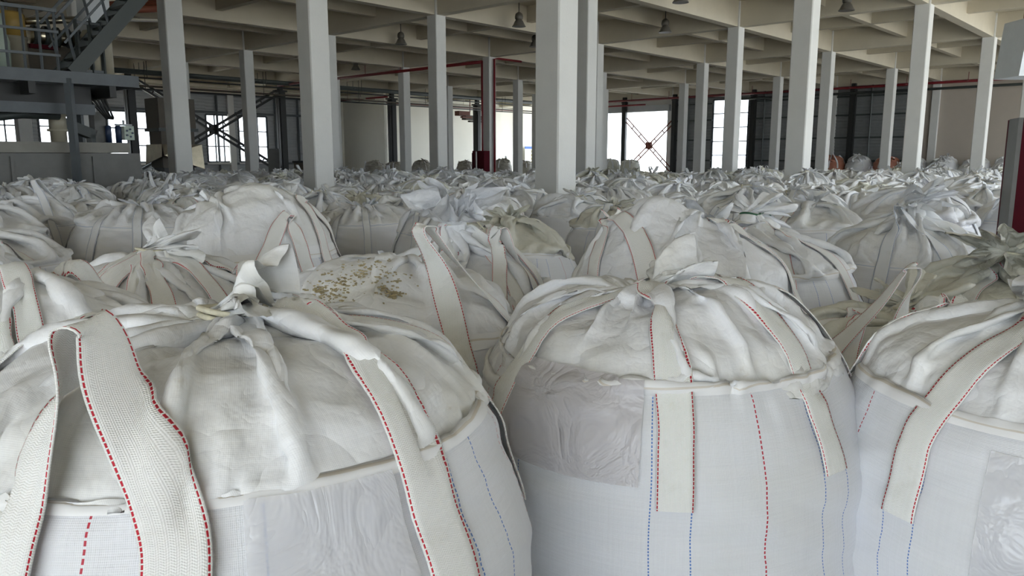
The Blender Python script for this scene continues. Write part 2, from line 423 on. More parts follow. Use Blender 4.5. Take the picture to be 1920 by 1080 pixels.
def drape(up=False, zcut=0., fold=1., uoff=0., **kw):
    r = sim_bag(**kw); b = Bag(); x = r['x']; jr, jn = r['jr'], r['jn']; cell = r['cell']
    nu = r['nu']; seed = kw.get('seed', 0); R = r['R']; zlow = kw.get('zlow', .55)
    # the ruffle above the tie: a pleated fan leaning out of the knot
    rgn = np.random.RandomState(seed+77); nt_ = x.shape[0]-jn-1; ta_ = kw.get('tuft_dir'); ta_ = rgn.rand()*6.28 if ta_ is None else ta_
    el = rgn.uniform(.25, 1.1) if kw.get('tuft_dir') is None else .35
    dv = np.array([math.cos(ta_)*math.cos(el), math.sin(ta_)*math.cos(el), math.sin(el)]); sv = np.array([-math.sin(ta_), math.cos(ta_), 0]); uv_ = np.cross(dv, sv); uv_ *= np.sign(uv_[2]+1e-9)
    tt = np.linspace(0, 2*np.pi, nu, endpoint=False); LT = kw.get('Lt', .22); m1, m2 = rgn.randint(5, 8), rgn.randint(11, 15); p1, p2, p3 = rgn.rand(3)*6.28
    tri_ = lambda q: np.abs(((q/np.pi) % 2)-1)*2-1
    ring0 = x[jn]-x[jn].mean(0); c0 = x[jn].mean(0)
    for k in range(1, nt_+1):
        s_ = k/nt_; rr_ = .045+.085*s_**.8; pl_ = 1+(.45*tri_(tt*m1+p1)+.35*tri_(tt*m2+p2))*min(1, s_*1.6)
        ln = LT*s_*(1+.22*s_*np.sin(tt*3+p3)+.12*s_*tri_(tt*7+p1)); dr_ = np.array([0, 0, -.05*s_*s_])
        q = c0+dv*ln[:, None]+sv*(np.cos(tt)*rr_*pl_*1.25)[:, None]+uv_*(np.sin(tt)*rr_*pl_*.7)[:, None]+dr_
        w_ = min(1, s_*3); x[jn+k] = (c0+ring0+dv*ln[:, None])*(1-w_)+q*w_
    # lower body down to the floor
    th = np.linspace(0, 2*PI, nu, endpoint=False); nl = int(zlow/cell/(1. if up else 2.))
    low = np.zeros((nl, nu, 3)); 
    for k in range(nl):
        z = zlow*k/nl; rr = r['rb'](th, z)*(1-.10*max(0, 1-z/.10)**2); low[k, :, 0] = rr*np.cos(th); low[k, :, 1] = rr*np.sin(th); low[k, :, 2] = z
    x = np.concatenate([low, x]); jr += nl; jn += nl
    v = np.concatenate([np.arange(nl)*zlow/nl, zlow+np.arange(r['NV'])*cell])
    if up:
        x = upsample(x); jr *= 2; jn *= 2; nu *= 2; v = np.interp(np.arange(x.shape[0])/2, np.arange(len(v)), v)
    # folds: soft horizontal rolls round the body, creases on the skirt
    tu = np.roll(x, -1, 1)-np.roll(x, 1, 1); tv = np.gradient(x, axis=0); n = np.cross(tu, tv); n /= np.linalg.norm(n, axis=2, keepdims=True)+1e-9
    zz = v[:, None]; zr = r['zr']
    ang = np.arctan2(x[..., 1], x[..., 0])
    Q = np.stack([np.cos(ang)*1.1, np.sin(ang)*1.1, zz*7+.8*np.sin(ang*2+seed)], -1)
    hb = wnoise(Q, seed, 2.2, 4)*.009+wnoise(Q, seed+5, 5.0, 4)*.008+wnoise(Q*np.array([.6, .6, 1.5]), seed+6, 6.5, 3)*.005+wnoise(np.stack([np.cos(ang)*2, np.sin(ang)*2, zz*1.2+0*ang], -1), seed+9, 2., 4)*.006
    Qs = x*1.
    hs = wnoise(Qs, seed+4, 9., 3)*.012+wnoise(Qs, seed+1, 20., 3)*.015+wnoise(Qs, seed+2, 46., 3)*.0065
    if up: hs += wnoise(Qs, seed+3, 95., 3)*.0014
    k = np.clip((v-zr+.08)/.14, 0, 1)[:, None]
    amp = (hb*(1-k)*fold+hs*k*fold)
    kt = np.clip((np.arange(len(v))-jn-1)/6., 0, 1)[:, None]; amp = amp*(1-kt)+kt*(wnoise(Qs, seed+7, 34., 3)*.013+wnoise(Qs, seed+8, 80., 3)*.008)
    if nl: amp[0] = 0
    x = x+n*amp[..., None]
    b.x = x; b.jr, b.jn = jr, jn; b.v = v; b.nu = nu; b.R = R; b.zr = zr; b.neck = r['neck']; b.cell = cell*(.5 if up else 1)
    j0 = int(np.searchsorted(v, zcut)) if zcut else 0; b.j0 = j0
    u = (np.linspace(0, 3.5, nu, endpoint=False)-uoff/360*3.5)[None].repeat(len(v), 0); V = v[:, None].repeat(nu, 1); b.u = u; b.V = V
    tri = x[:jn+1, ::(2 if up else 1)][::(2 if up else 1)]
    nV, nU = tri.shape[:2]
    jj, ii = np.meshgrid(np.arange(nV-1), np.arange(nU), indexing='ij'); i2 = (ii+1) % nU
    F = np.stack([jj*nU+ii, jj*nU+i2, (jj+1)*nU+i2, (jj+1)*nU+ii], -1).reshape(-1, 4)
    b.bvh = BVHTree.FromPolygons(tri.reshape(-1, 3).tolist(), F.tolist())
    return b

def side(b, th, z, off=.004):
    d = Vector((math.cos(th), math.sin(th), 0)); o = Vector((0, 0, z))
    h = b.bvh.ray_cast(o+d*2, -d)
    return (h[0]+d*off, d) if h[0] else (d*b.R+o, d)
def top(b, x, y, off=.008):
    h = b.bvh.ray_cast(Vector((x, y, 4)), Vector((0, 0, -1)))
    return h[0]+Vector((0, 0, off)) if h[0] else Vector((x, y, b.zr))

def crom(P_, s):
    n = len(P_); t_ = s*(n-1); i = min(int(t_), n-2); f = t_-i
    a, b_, c, d = P_[max(i-1, 0)], P_[i], P_[i+1], P_[min(i+2, n-1)]
    return .5*((2*b_)+(c-a)*f+(2*a-5*b_+4*c-d)*f*f+(3*b_-a-3*c+d)*f**3)

def strap_mesh(b, pts, wid, width=.09, free=(), name='lifting_loop', seg=None, mat=None, clear=.013, double=None, push=True):
    """ribbon through pts, wid = direction across at each point; free = control indexes that stand off the cloth"""
    L_ = sum((pts[i+1]-pts[i]).length for i in range(len(pts)-1)); n = seg or max(12, int(L_/.016)); nw = 7
    rows = []; prev = None
    for k in range(n+1):
        s = k/n; p = crom(pts, s); q = s*(len(pts)-1)
        t_ = (crom(pts, min(1, s+.01))-crom(pts, max(0, s-.01))).normalized()
        wv = crom(wid, s); wv = wv-t_*wv.dot(t_)
        wv = wv.normalized() if wv.length > .05 else prev
        if prev is not None and wv.dot(prev) < -.3: wv = -wv
        prev = wv
        fr = min([abs(q-f) for f in free]) if free else 9
        row = []
        for i in range(nw):
            c = i/(nw-1)-.5; pt = p+wv*c*width
            if push:
                h = b.bvh.find_nearest(pt)
                if h[0] is not None:
                    dd = (pt-h[0]).dot(h[1])
                    if dd < clear: pt = h[0]+h[1]*clear if (pt-h[0]).length < .12 else pt
                    elif fr > 1.2 and dd < .05: pt = h[0]+h[1]*clear
            row.append(pt)
        rows.append(row)
    A = np.array(rows); 
    for _ in range(2): A[1:-1] = .5*A[1:-1]+.25*(A[2:]+A[:-2])
    tv = np.gradient(A, axis=0); tu = np.gradient(A, axis=1); nn = np.cross(tu, tv); nn /= np.linalg.norm(nn, axis=2, keepdims=True)+1e-9
    th_ = .0016
    F_ = A+nn*th_; B_ = A-nn*th_
    arc = np.concatenate([[0], np.cumsum(np.linalg.norm(np.diff(A[:, nw//2], axis=0), axis=1))])
    # closed profile: front across, back across
    X = np.concatenate([F_, B_[:, ::-1]], 1)
    uu = np.concatenate([np.linspace(0, 1, nw), np.linspace(1, 0, nw)])[None].repeat(n+1, 0)
    vs = X.reshape(-1, 3); m_ = 2*nw; fs = []; uvs = []
    for j in range(n):
        for i in range(m_):
            i2 = (i+1) % m_; fs.append((j*m_+i, j*m_+i2, (j+1)*m_+i2, (j+1)*m_+i))
            uvs += [uu[j, i], arc[j], uu[j, i2], arc[j], uu[j, i2], arc[j+1], uu[j, i], arc[j+1]]
    me = bpy.data.meshes.new(name); me.from_pydata(vs.tolist(), [], fs)
    uvl = me.uv_layers.new(name='UVMap'); uvl.data.foreach_set('uv', np.array(uvs, np.float32))
    me.polygons.foreach_set('use_smooth', [True]*len(fs)); me.update()
    if mat: me.materials.append(mat)
    return me

def tang(th): return Vector((-math.sin(th), math.cos(th), 0))
def loop(b, ta, tb, apex, mode='stand', sew=.30, sewb=None, width=.09, spread=.10, mat=None, clear=.013):
    """lifting loop with legs sewn to the sides at angles ta, tb and its bend at apex"""
    zr = b.zr; apex = Vector(apex); P_ = []; W_ = []; free = []
    for th, sg, sw in ((ta, 1, sew), (tb, -1, sewb if sewb else sew)):
        leg = []; wl = []
        for z in (zr-sw, zr-sw*.5, zr-.06):
            p, d = side(b, th, z); leg.append(p); wl.append(tang(th)*sg)
        # over the rim and on toward the bend
        rim = leg[-1]; hor = Vector((apex.x-rim.x, apex.y-rim.y, 0))
        for f in ((.35, .72) if mode != 'stand' else (.3, .68)):
            p = Vector((rim.x, rim.y, 0))+hor*f
            if mode == 'stand':
                p.z = rim.z+.03+(apex.z-rim.z-.03)*f; tp = top(b, p.x, p.y).z; p.z = max(p.z, tp)
            else:
                p = top(b, p.x, p.y); 
            leg.append(p); a = Vector((apex.x, apex.y, 0)); a = a.normalized() if a.length > .08 else Vector((math.cos((ta+tb)/2), math.sin((ta+tb)/2), 0))
            wl.append((tang(th)*sg*(1-f)+a*f) if mode == 'stand' else (tang(th)*sg*(1-.5*f)+a*.5*f))
        P_.append(leg); W_.append(wl)
    a = Vector((apex.x, apex.y, 0)); a = a.normalized() if a.length > .08 else Vector((math.cos((ta+tb)/2), math.sin((ta+tb)/2), 0))
    dirv = (P_[1][-1]-P_[0][-1]); dirv.z = 0; dl = min(spread/2, dirv.length*.3); dirv = dirv.normalized() if dirv.length > 1e-3 else tang((ta+tb)/2)
    mid = [apex-dirv*dl+Vector((0, 0, -.012)), apex+Vector((0, 0, .012)), apex+dirv*dl+Vector((0, 0, -.012))]
    if mode != 'stand':
        mid = [Vector((q.x, q.y, max(q.z, top(b, q.x, q.y).z))) for q in mid]
    pts = P_[0]+mid+P_[1][::-1]; wd = W_[0]+[a]*3+W_[1][::-1]
    if mode == 'stand': free = [3, 4, 5, 6, 7, 8, 9]
    elif mode == 'lift': free = [4, 5, 6, 7, 8]
    return strap_mesh(b, pts, wd, width, free, mat=mat, clear=clear)

def pouch_mesh(b, t0, t1, z0, z1, name='document_pouch', mat=None, clear=.007, seed=3):
    n = 26; A = np.zeros((n, n, 3)); 
    for j in range(n):
        for i in range(n):
            p, d = side(b, t0+(t1-t0)*i/(n-1), z0+(z1-z0)*j/(n-1)); A[j, i] = p+d*clear
    A[1:-1, 1:-1] = (A[1:-1, 1:-1]*2+A[2:, 1:-1]+A[:-2, 1:-1]+A[1:-1, 2:]+A[1:-1, :-2])/6
    tv = np.gradient(A, axis=0); tu = np.gradient(A, axis=1); nn = np.cross(tu, tv); nn /= np.linalg.norm(nn, axis=2, keepdims=True)+1e-9
    A += nn*(.003+wnoise(A, seed, 9., 4)*.003)[..., None]
    U = np.linspace(0, 1, n)[None].repeat(n, 0); V = U.T
    return grid_mesh(name, A, U, V, mat, close=False)

def seam_mesh(b, mat):
    """folded hem round the rim where skirt and body are sewn together"""
    j0, j1 = b.jr-(2 if b.cell < .016 else 1), b.jr+(1 if b.cell < .016 else 1)
    X = b.x[j0:j1+1]; c = X.mean(1, keepdims=True)
    tu = np.roll(X, -1, 1)-np.roll(X, 1, 1); tv = np.gradient(X, axis=0); n = np.cross(tu, tv); n /= np.linalg.norm(n, axis=2, keepdims=True)+1e-9
    bulge = np.array([0]+[1]*(X.shape[0]-2)+[0])[:, None, None] if X.shape[0] > 2 else 1
    Y = X+n*(.003+.004*bulge)
    V = np.linspace(0, 1, X.shape[0])[:, None].repeat(b.nu, 1)
    return grid_mesh('hem', Y, b.u[j0:j1+1], V, mat)

def hem_mat(name, stitch):
    m, N, L, P = new_mat(name); t = NT(m); uvn = N.new('ShaderNodeTexCoord'); sp = N.new('ShaderNodeSeparateXYZ'); L.new(uvn.outputs['UV'], sp.inputs[0])
    st = t.m('LESS_THAN', t.m('ABSOLUTE', t.m('SUBTRACT', sp.outputs[1], t.m('MULTIPLY_ADD', t.m('SINE', t.m('MULTIPLY', sp.outputs[0], 11.)), .06, .5))), .06)
    L.new(t.mix(t.m('MULTIPLY', st, .45), (.84, .84, .84), stitch), P.inputs['Base Color']); P.inputs['Roughness'].default_value = .5
    return m
M['hem_red'] = hem_mat('hem_fabric', (.50, .40, .24)); M['hem_blue'] = hem_mat('hem_fabric_blue_line', (.06, .20, .48))

def make_bag(b, yarn='red', loops=(), pouch=None, skirt='skirt', body=None, tie='cord', z0=None):
    """Empty at the bag's base with body, skirt, hem, neck ruffle, tie and lifting loops as children"""
    root = empty('bulk_bag')
    s = slice(b.j0, b.jr+1)
    link('body', grid_mesh('body', b.x[s], b.u[s], b.V[s], M[body or 'body_'+yarn]), None, root)
    s = slice(b.jr, b.jn+1)
    link('skirt', grid_mesh('skirt', b.x[s], b.u[s], b.V[s], M[skirt]), None, root)
    s = slice(b.jn, b.x.shape[0])
    link('neck_ruffle', grid_mesh('neck_ruffle', b.x[s], b.u[s], b.V[s], M[skirt]), None, root)
    link('hem', seam_mesh(b, M['hem_'+yarn]), None, root)
    ring = b.x[b.jn]; c = ring.mean(0); rr = np.linalg.norm(ring-c, axis=1).mean()+.012
    mb = MB()
    for dz in (-.006, .008):
        mb.tube([(c[0]+math.cos(a)*rr, c[1]+math.sin(a)*rr, c[2]+dz+.006*math.sin(a*2)) for a in np.linspace(0, 2*PI, 25)], .006, 6)
    mb.tube([(c[0]+rr, c[1], c[2]), (c[0]+rr+.05, c[1]+.02, c[2]+.02), (c[0]+rr+.09, c[1]+.05, c[2]-.03)], .005, 6)
    mb.build('tie', M[tie], root)
    for lp in loops:
        lp = dict(lp); mt = M['web_'+yarn]
        if 'pts' in lp: me = strap_mesh(b, lp['pts'], lp['wid'], lp.get('width', .09), lp.get('free', ()), mat=mt)
        else: me = loop(b, mat=mt, **lp)
        link('lifting_loop', me, None, root)
    if pouch: 
        mt = pouch.pop('mat', 'plastic'); link('document_pouch', pouch_mesh(b, mat=M[mt], **pouch), None, root)
    return root

def rand_loops(b, rng, stand=.3, width=.07, nq=4):
    out = []; a0 = rng.uniform(0, PI/2)
    for q in range(nq):
        ta = a0+q*PI/2-.32+rng.uniform(-.05, .05); tb = a0+q*PI/2+.32+rng.uniform(-.05, .05); tm = (ta+tb)/2; r = rng.random()
        if r < stand:
            rr = b.R*rng.uniform(.45, .8); tq = tm+rng.uniform(-.3, .3); ax, ay = rr*math.cos(tq), rr*math.sin(tq)
            out.append(dict(ta=ta, tb=tb, apex=(ax, ay, top(b, ax, ay).z+rng.uniform(.06, .16)), mode='stand', width=width))
        elif r < .6:
            out.append(dict(ta=ta, tb=tb, apex=(b.neck[0]+.05*math.cos(tm), b.neck[1]+.05*math.sin(tm), b.neck[2]), mode='flat', spread=.05, width=width))
        else:
            rr = b.R*rng.uniform(.25, .55); tq = tm+rng.uniform(-.6, .6); ax, ay = rr*math.cos(tq), rr*math.sin(tq)
            out.append(dict(ta=ta, tb=tb, apex=(ax, ay, top(b, ax, ay).z+.02), mode='flat', spread=.14, width=width))
    return out

def place(root, x, y, rz=0, s=1., z=0, tilt=(0, 0)):
    root.location = (x, y, z); root.rotation_euler = (tilt[0], tilt[1], rz); root.scale = (s, s, s); return root
def dup(root, x, y, rz, s=1., z=0, tilt=(0, 0), swap=None):
    r = root.copy(); C.objects.link(r)
    for ch in root.children:
        c = ch.copy(); C.objects.link(c); c.parent = r
        if swap:
            for k, mt in swap.items():
                if c.name.split('.')[0] in k.split('|'):
                    c.material_slots[0].link = 'OBJECT'; c.material_slots[0].material = M[mt]
    return place(r, x, y, rz, s, z, tilt)
# ------------------------------------------------------------------ the hall: floor, ceiling, columns, walls
struct(MB().box((0, 20, -.06), (160, 160, .1)).build('floor', M['yard']))
struct(MB().gbox(g(2.2, 2.5, -.02), (UA*7.8, WA*9.4, .08)).build('floor_slab', M['floor'])); bpy.data.objects['floor_slab'].name = 'floor_2'
ceil_ = MB(); UE0, UE1, WE0, WE1 = -2.3, 5.03, -2.0, 7.03
BD = .85
ceil_.gbox(g((UE0+UE1)/2, (WE0+WE1)/2, ZB+BD+.1), ((UE1-UE0)*UA, (WE1-WE0)*WA, .2))
for k in range(-3, 8): ceil_.gbox(g((UE0+UE1)/2, k, ZB+BD/2), ((UE1-UE0)*UA, .32, BD))
for k in range(-3, 6): ceil_.gbox(g(k, (WE0+WE1)/2, ZB+BD/2-.002), (.32, (WE1-WE0)*WA, BD))
SB = .55
for k in range(-4, 7): ceil_.gbox(g((UE0+UE1)/2, k+.5, ZB+BD-SB/2), ((UE1-UE0)*UA, .24, SB))
for k in range(-3, 5): ceil_.gbox(g(k+.5, (WE0+WE1)/2, ZB+BD-SB/2-.002), (.24, (WE1-WE0)*WA, SB))
ceil_.gbox(g(5.7, 6.2, ZB+BD+.1), (1.3*UA, 1.9*WA, .2)); ceil_.gbox(g(5.7, 6., ZB+BD/2), (1.3*UA, .32, BD))
struct(ceil_.build('ceiling', M['soffit']))

col_lab = {
 (0, 0): 'thick white concrete column standing in the bags right of picture centre, the widest of all',
 (1, 1): 'white concrete column close behind the widest column, peeking out on its right',
 (0, 1): 'second widest white column, left of centre, rising out of the bags',
 (0, 2): 'leftmost white concrete column, right beside the steel stairs',
 (1, 0): 'broad white column on the right with a very bright narrow right face',
 (1, 2): 'white column between the second widest column and the red pipe column',
 (2, 0): 'tall pale column right of the broad bright-faced one, its top meeting a beam corner',
 (3, 0): 'rightmost slim column, in front of the cream wall and red pipe',
 (2, 1): 'column in front of the tall narrow bright window on the right',
 (3, 1): 'slim column just right of the broad bright-faced column',
 (4, 1): 'thin column in front of the orange bags',
 (2, 3): 'column flanked by two red riser pipes',
 (2, 4): 'column standing next to a black post, in front of the cream wall left of centre',
 (1, 4): 'column crossing the right side of the black steel cross brace on the left',
 (3, 4): 'thin column left of the widest column, beside the notice board',
 (2, 2): 'column mostly hidden behind the widest one, its cream edge showing on the right',
 (3, 2): 'thin column left of the bright tall window',
 (4, 2): 'far thin column right of the tall bright window',
 (4, 3): 'far thin column between the open doorway and the tall window',
 (5, 4): 'far thin column at the right edge of the bright open doorway'}
for i in range(0, 6):
    for j in range(-1, 8):
        if j == 6 or (j == 7 and i in (4, 5)) or (i, j) in ((5, 5), (5, 3)): continue
        p = g(i, j)
        if p.x/p.y < -1.05 or p.x/p.y > .95: continue
        mb = MB(); h = ZB+BD-.01
        s = CS/2; c = .02
        prof = [(-s+c, -s), (s-c, -s), (s, -s+c), (s, s-c), (s-c, s), (-s+c, s), (-s, s-c), (-s, -s+c)]
        vs = [UH*a+WH*b_+Vector((0, 0, z)) for z in (0, h) for a, b_ in prof]
        mb.add(vs, [tuple(range(8))[::-1], tuple(range(8, 16))]+[(k, (k+1) % 8, (k+1) % 8+8, k+8) for k in range(8)])
        # haunches under the beams
        o = mb.build('concrete_column', M['paint']); o.location = p
        tag(o, col_lab.get((i, j), 'white concrete column mostly hidden among the rows behind the others'), 'column', 'square concrete columns of the hall')

def on_u(u, x):            # w index where the plane u meets the direction of picture column x
    a = (x-960)/1442.7*.9858; p0 = g(u, 0); d = WH*WA
    return (a*p0.y-p0.x)/(d.x-a*d.y)
def on_w(w_, x):
    a = (x-960)/1442.7*.9858; p0 = g(0, w_); d = UH*UA
    return (a*p0.y-p0.x)/(d.x-a*d.y)

def ribbed(mb, a, b, z0, z1, out, pitch=.2, dep=.035):
    """horizontally ribbed sheet from a to b"""
    n = max(1, int((z1-z0)/pitch)); a = Vector(a); b = Vector(b); zs = []
    for k in range(n):
        z = z0+(z1-z0)*k/n; dz = (z1-z0)/n
        zs += [(z, 0), (z+dz*.45, 0), (z+dz*.55, dep), (z+dz*.95, dep)]
    zs.append((z1, 0)); vs = []
    for z, d in zs: vs += [Vector((a.x, a.y, z))+out*d, Vector((b.x, b.y, z))+out*d]
    mb.add(vs, [(2*i, 2*i+1, 2*i+3, 2*i+2) for i in range(len(zs)-1)])
    vs2 = [Vector((q.x, q.y, z))-out*.04 for z in (z0, z1) for q in (a, b)]
    mb.add(vs2, [(0, 2, 3, 1)])
win_n = [0]
def window(plane, a, k0, k1, z0, z1, rows, cols, out):
    """steel window with panes in the wall plane; k0..k1 along it"""
    win_n[0] += 1; f = (lambda k: g(a, k)) if plane == 'u' else (lambda k: g(k, a))
    p, q = f(k0), f(k1); L_ = (q-p).length; d = (q-p)/L_
    mb = MB()
    for i in range(cols+1):
        c = p+d*L_*i/cols; mb.box((c.x, c.y, (z0+z1)/2), (.07 if 0 < i < cols else .12, .09, z1-z0), (d, out, Vector((0, 0, 1))))
    for i in range(rows+1):
        c = (p+q)/2; mb.box((c.x, c.y, z0+(z1-z0)*i/rows), (L_, .085, .07 if 0 < i < rows else .12), (d, out, Vector((0, 0, 1))))
    o = struct(mb.build('window_%d' % win_n[0], M['frame']))
    c = (p+q)/2; gl = MB().box((c.x, c.y, (z0+z1)/2), (L_, .012, z1-z0), (d, out, Vector((0, 0, 1)))).build('pane', M['glass'], o)
    sl = MB().box(Vector((c.x, c.y, z0-.1))+out*.1, (L_+.3, .25, .12), (d, out, Vector((0, 0, 1)))).build('sill', M['paint'], o)

# left wall (w = 7): ribbed cladding with windows, then plain cream wall
OW = -WH; WL = 7.0
wins = []
for x0, x1 in ((-70, 55), (78, 168), (203, 330), (390, 437), (450, 503)):
    wins.append((on_w(WL, x0), on_w(WL, x1)))
clad = MB(); prev = -2.0
for k0, k1 in wins+[(3.0, 3.0)]:
    ribbed(clad, g(prev, WL), g(k0, WL), .0, ZB+.6, OW)
    if k1 > k0:
        ribbed(clad, g(k0, WL), g(k1, WL), 4.45, ZB+.6, OW); ribbed(clad, g(k0, WL), g(k1, WL), 0, 1.42, OW)
        window('w', WL, k0, k1, 1.42, 4.45, 3, 3, OW)
    prev = k1
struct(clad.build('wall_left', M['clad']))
mb = MB()
for z in (1.3, 4.6, 5.75): mb.bar(g(-1.5, WL, z)+OW*.14, g(3, WL, z)+OW*.14, .10, .14)
for x in (410, 518, 560, 205): mb.bar(g(on_w(WL, x), WL, 0)+OW*.12, g(on_w(WL, x), WL, ZB)+OW*.12, .12, .12)
struct(mb.build('trim_1', M['grey_steel']))
mb = MB(); mb.gbox(g(3.03, 6.56, ZB/2+.2), (.2, WA*.86, ZB+.6)); mb.gbox(g(4.6, 6.95, ZB/2+.2), (UA*3.2, .2, ZB+.6))
struct(mb.build('wall_back', M['lit_cream']))
struct(MB().gbox(g(1.2, WL-.06, ZB-.1), (UA*4.6, .3, .5)).build('trim_2', M['cream']))
# right wall (u = 5)
OU = -UH; UR = 5.0
kA, kB = on_u(UR, 1142), on_u(UR, 1258)        # open doorway
kC, kD = on_u(UR, 1400), on_u(UR, 1334)        # tall narrow window
kE = on_u(UR, 1712)
cd = MB()
ribbed(cd, g(UR, kB), g(UR, kD), 0, ZB+.6, OU); ribbed(cd, g(UR, kC), g(UR, kE), 0, ZB+.6, OU)
ribbed(cd, g(UR, kD), g(UR, kC), 5.7, ZB+.6, OU); ribbed(cd, g(UR, kD), g(UR, kC), 0, .9, OU)
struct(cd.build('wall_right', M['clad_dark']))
window('u', UR, kC, kD, .9, 5.75, 5, 2, OU)
mb = MB()
for z in (1.5, 2.95, 4.35, 5.5, 6.0): mb.bar(g(UR, kE, z)+OU*.12, g(UR, kC, z)+OU*.12, .08, .1); mb.bar(g(UR, kD, z)+OU*.12, g(UR, kB, z)+OU*.12, .08, .1)
for x in (1430, 1628, 1290): mb.bar(g(UR, on_u(UR, x), 0)+OU*.14, g(UR, on_u(UR, x), ZB)+OU*.14, .08, .08)
struct(mb.build('trim_3', M['dark_steel']))
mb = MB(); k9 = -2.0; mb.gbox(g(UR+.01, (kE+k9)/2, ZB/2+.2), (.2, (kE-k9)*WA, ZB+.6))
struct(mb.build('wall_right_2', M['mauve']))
mb = MB(); mb.gbox(g(UR, (kA+kB)/2+.3, 5.95), (.25, (kA-kB)*WA+3, 1.1))
struct(mb.build('wall_back_2', M['paint']))
sh = MB().gbox(g(UR-.03, (kA+kB)/2, 5.35), (.5, (kA-kB)*WA, .45)).build('door_1', M['clad']); struct(sh)

# added unseen walls that block daylight from the near bags; gaps with lintels
WO, UO, HO = -.75, -1.45, 5.0
wf = MB(); wf.gbox(g(-2.25, (7.0+WO)/2, ZB/2+.3), (.25, WA*(7.0-WO), ZB+.8)); wf.gbox(g(-2.25, (WO-2.0)/2, (HO+ZB+.7)/2), (.25, WA*(WO+2.0), ZB+.7-HO))
struct(wf.build('wall_blocker_front', M['cream']))
ws = MB(); ws.gbox(g((UO-.15)/2, -1.96, ZB/2+.3), (UA*(-.15-UO), .25, ZB+.8)); ws.gbox(g((UO-2.2)/2, -1.96, (HO+ZB+.7)/2), (UA*(UO+2.2), .25, ZB+.7-HO))
struct(ws.build('wall_blocker_side', M['cream']))
# black steel posts and cross braces
def post(p, s=.42, top=ZB-.35, lab=None):
    mb = MB(); h = top
    mb.gbox(Vector((0, 0, h/2)), (s, .03, h)); mb.gbox(WH*(s/2)+Vector((0, 0, h/2)), (.03+s*.6, .025, h)); mb.gbox(WH*(-s/2)+Vector((0, 0, h/2)), (.03+s*.6, .025, h))
    mb.gbox(Vector((0, 0, h/2)), (s*.92, s*.8, h*.995))
    mb.gbox(Vector((0, 0, .015)), (s*1.3, s*1.3, .03))
    o = mb.build('steel_post', M['black_steel']); o.location = p
    cp = MB().gbox(Vector((0, 0, h+.05)), (s*1.5, s*.8, .1)).gbox(Vector((0, 0, h+.25)), (.25, .25, .4)).build('cap_plate', M['black_steel'], o)
    tag(o, lab, 'post', 'black steel posts at the far side'); return o
pk = [(252, 'black steel post behind the steel platform on the left, left of the dark hopper'),
      (531, 'black steel post between the cross brace and the second widest column'),
      (737, 'black steel post in front of the bright cream wall left of centre'),
      (895, 'black steel post hidden behind the left red riser pipe')]
for x, lab in pk: post(g(on_w(5.95, x), 5.95), s=.5, top=ZB-.55, lab=lab)
rp = [(1592, 'dark post on the ribbed wall above the orange bags'), (1408, 'dark post just right of the tall narrow window'), (1262, 'dark post at the right side of the open doorway'), (1169, 'dark post standing in the open doorway')]
for x, lab in rp: post(g(4.93, on_u(4.93, x)), s=.34, lab=lab)
def brace(a0, a1, b0, b1, lab, mat='black_steel', sec=.12):
    mb = MB()
    o = empty('cross_brace', (0, 0, 0)); tag(o, lab, 'brace')
    for a, b_ in ((a0, a1), (b0, b1)):
        m_ = MB(); d = (b_-a).normalized(); up = Vector((0, 0, 1)); n_ = d.cross(up).normalized(); u2 = n_.cross(d)
        for s_ in (-1, 1): m_.bar(a+u2*s_*.13, b_+u2*s_*.13, sec, sec)
        L_ = (b_-a).length
        for k in range(1, int(L_/.9)): m_.bar(a+d*k*.9+u2*.13, a+d*k*.9-u2*.13, .06, .06)
        m_.build('strut', M[mat], o)
    c = (a0+a1)/2; MB().box(c, (.5, .03, .5)).build('gusset', M[mat], o)
    return o
k1, k2 = on_w(5.95, 268), on_w(5.95, 522)
brace(g(k1, 5.95, 5.6), g(k2, 5.95, 1.0), g(k1, 5.95, 1.0), g(k2, 5.95, 5.5), 'black steel cross brace in front of the bright windows on the left')
k1, k2 = on_u(4.93, 1172), on_u(4.93, 1262)
brace(g(4.93, k1, 4.6), g(4.93, k2, .6), g(4.93, k1, .6), g(4.93, k2, 4.4), 'thin steel cross brace in the bright open doorway', 'rust', .07)

# ------------------------------------------------------------------ pipes
def pipe(name, pts, r, mat, lab, cat='pipe', hang=None, group=None):
    mb = MB(); mb.tube(pts, r, 10)
    o = mb.build(name, M[mat], None, tuple(pts[0])); tag(o, lab, cat, group)
    if hang:
        a, b_ = Vector(pts[0]), Vector(pts[-1]); n = int((b_-a).length/hang)
        for k in range(1, n):
            p = a.lerp(b_, k/n)-a; h = MB().bar(p, p+Vector((0, 0, max(.1, ZB+.3-(p+a).z))), .025, .025).box(p, (r*2.4, r*2.4, .04)).build('hanger', M[mat], o)
    return o
pipe('water_pipe', [g(0.0, 6.75, 5.85), g(3.02, 6.75, 5.85)], .06, 'red_pipe', 'thin red pipe along the top of the windowed left wall', hang=4)
pipe('water_pipe', [g(2.93, 6.9, 5.75), g(2.93, 5.9, 5.75)], .06, 'red_pipe', 'short red pipe above the bright cream wall left of centre', hang=2)
pipe('water_pipe', [g(3.05, 6.55, 5.7), g(4.97, 6.55, 5.7)], .06, 'red_pipe', 'red pipe above the cream wall behind the middle columns', hang=4)
pipe('water_pipe', [g(4.86, -2, 5.95), g(4.86, 5.0, 5.95)], .075, 'red_pipe', 'long red pipe along the top of the right wall', hang=3)
pipe('drain_pipe', [g(4.86, -2, 5.62), g(4.86, kC, 5.62)], .075, 'dark_steel', 'dark grey pipe below the red one on the right wall')
pipe('water_pipe', [g(4.8, 4.2, 5.55), g(4.8, 5.4, 5.55)], .06, 'red_pipe', 'short red pipe above the open doorway')
cp = g(2, 3)
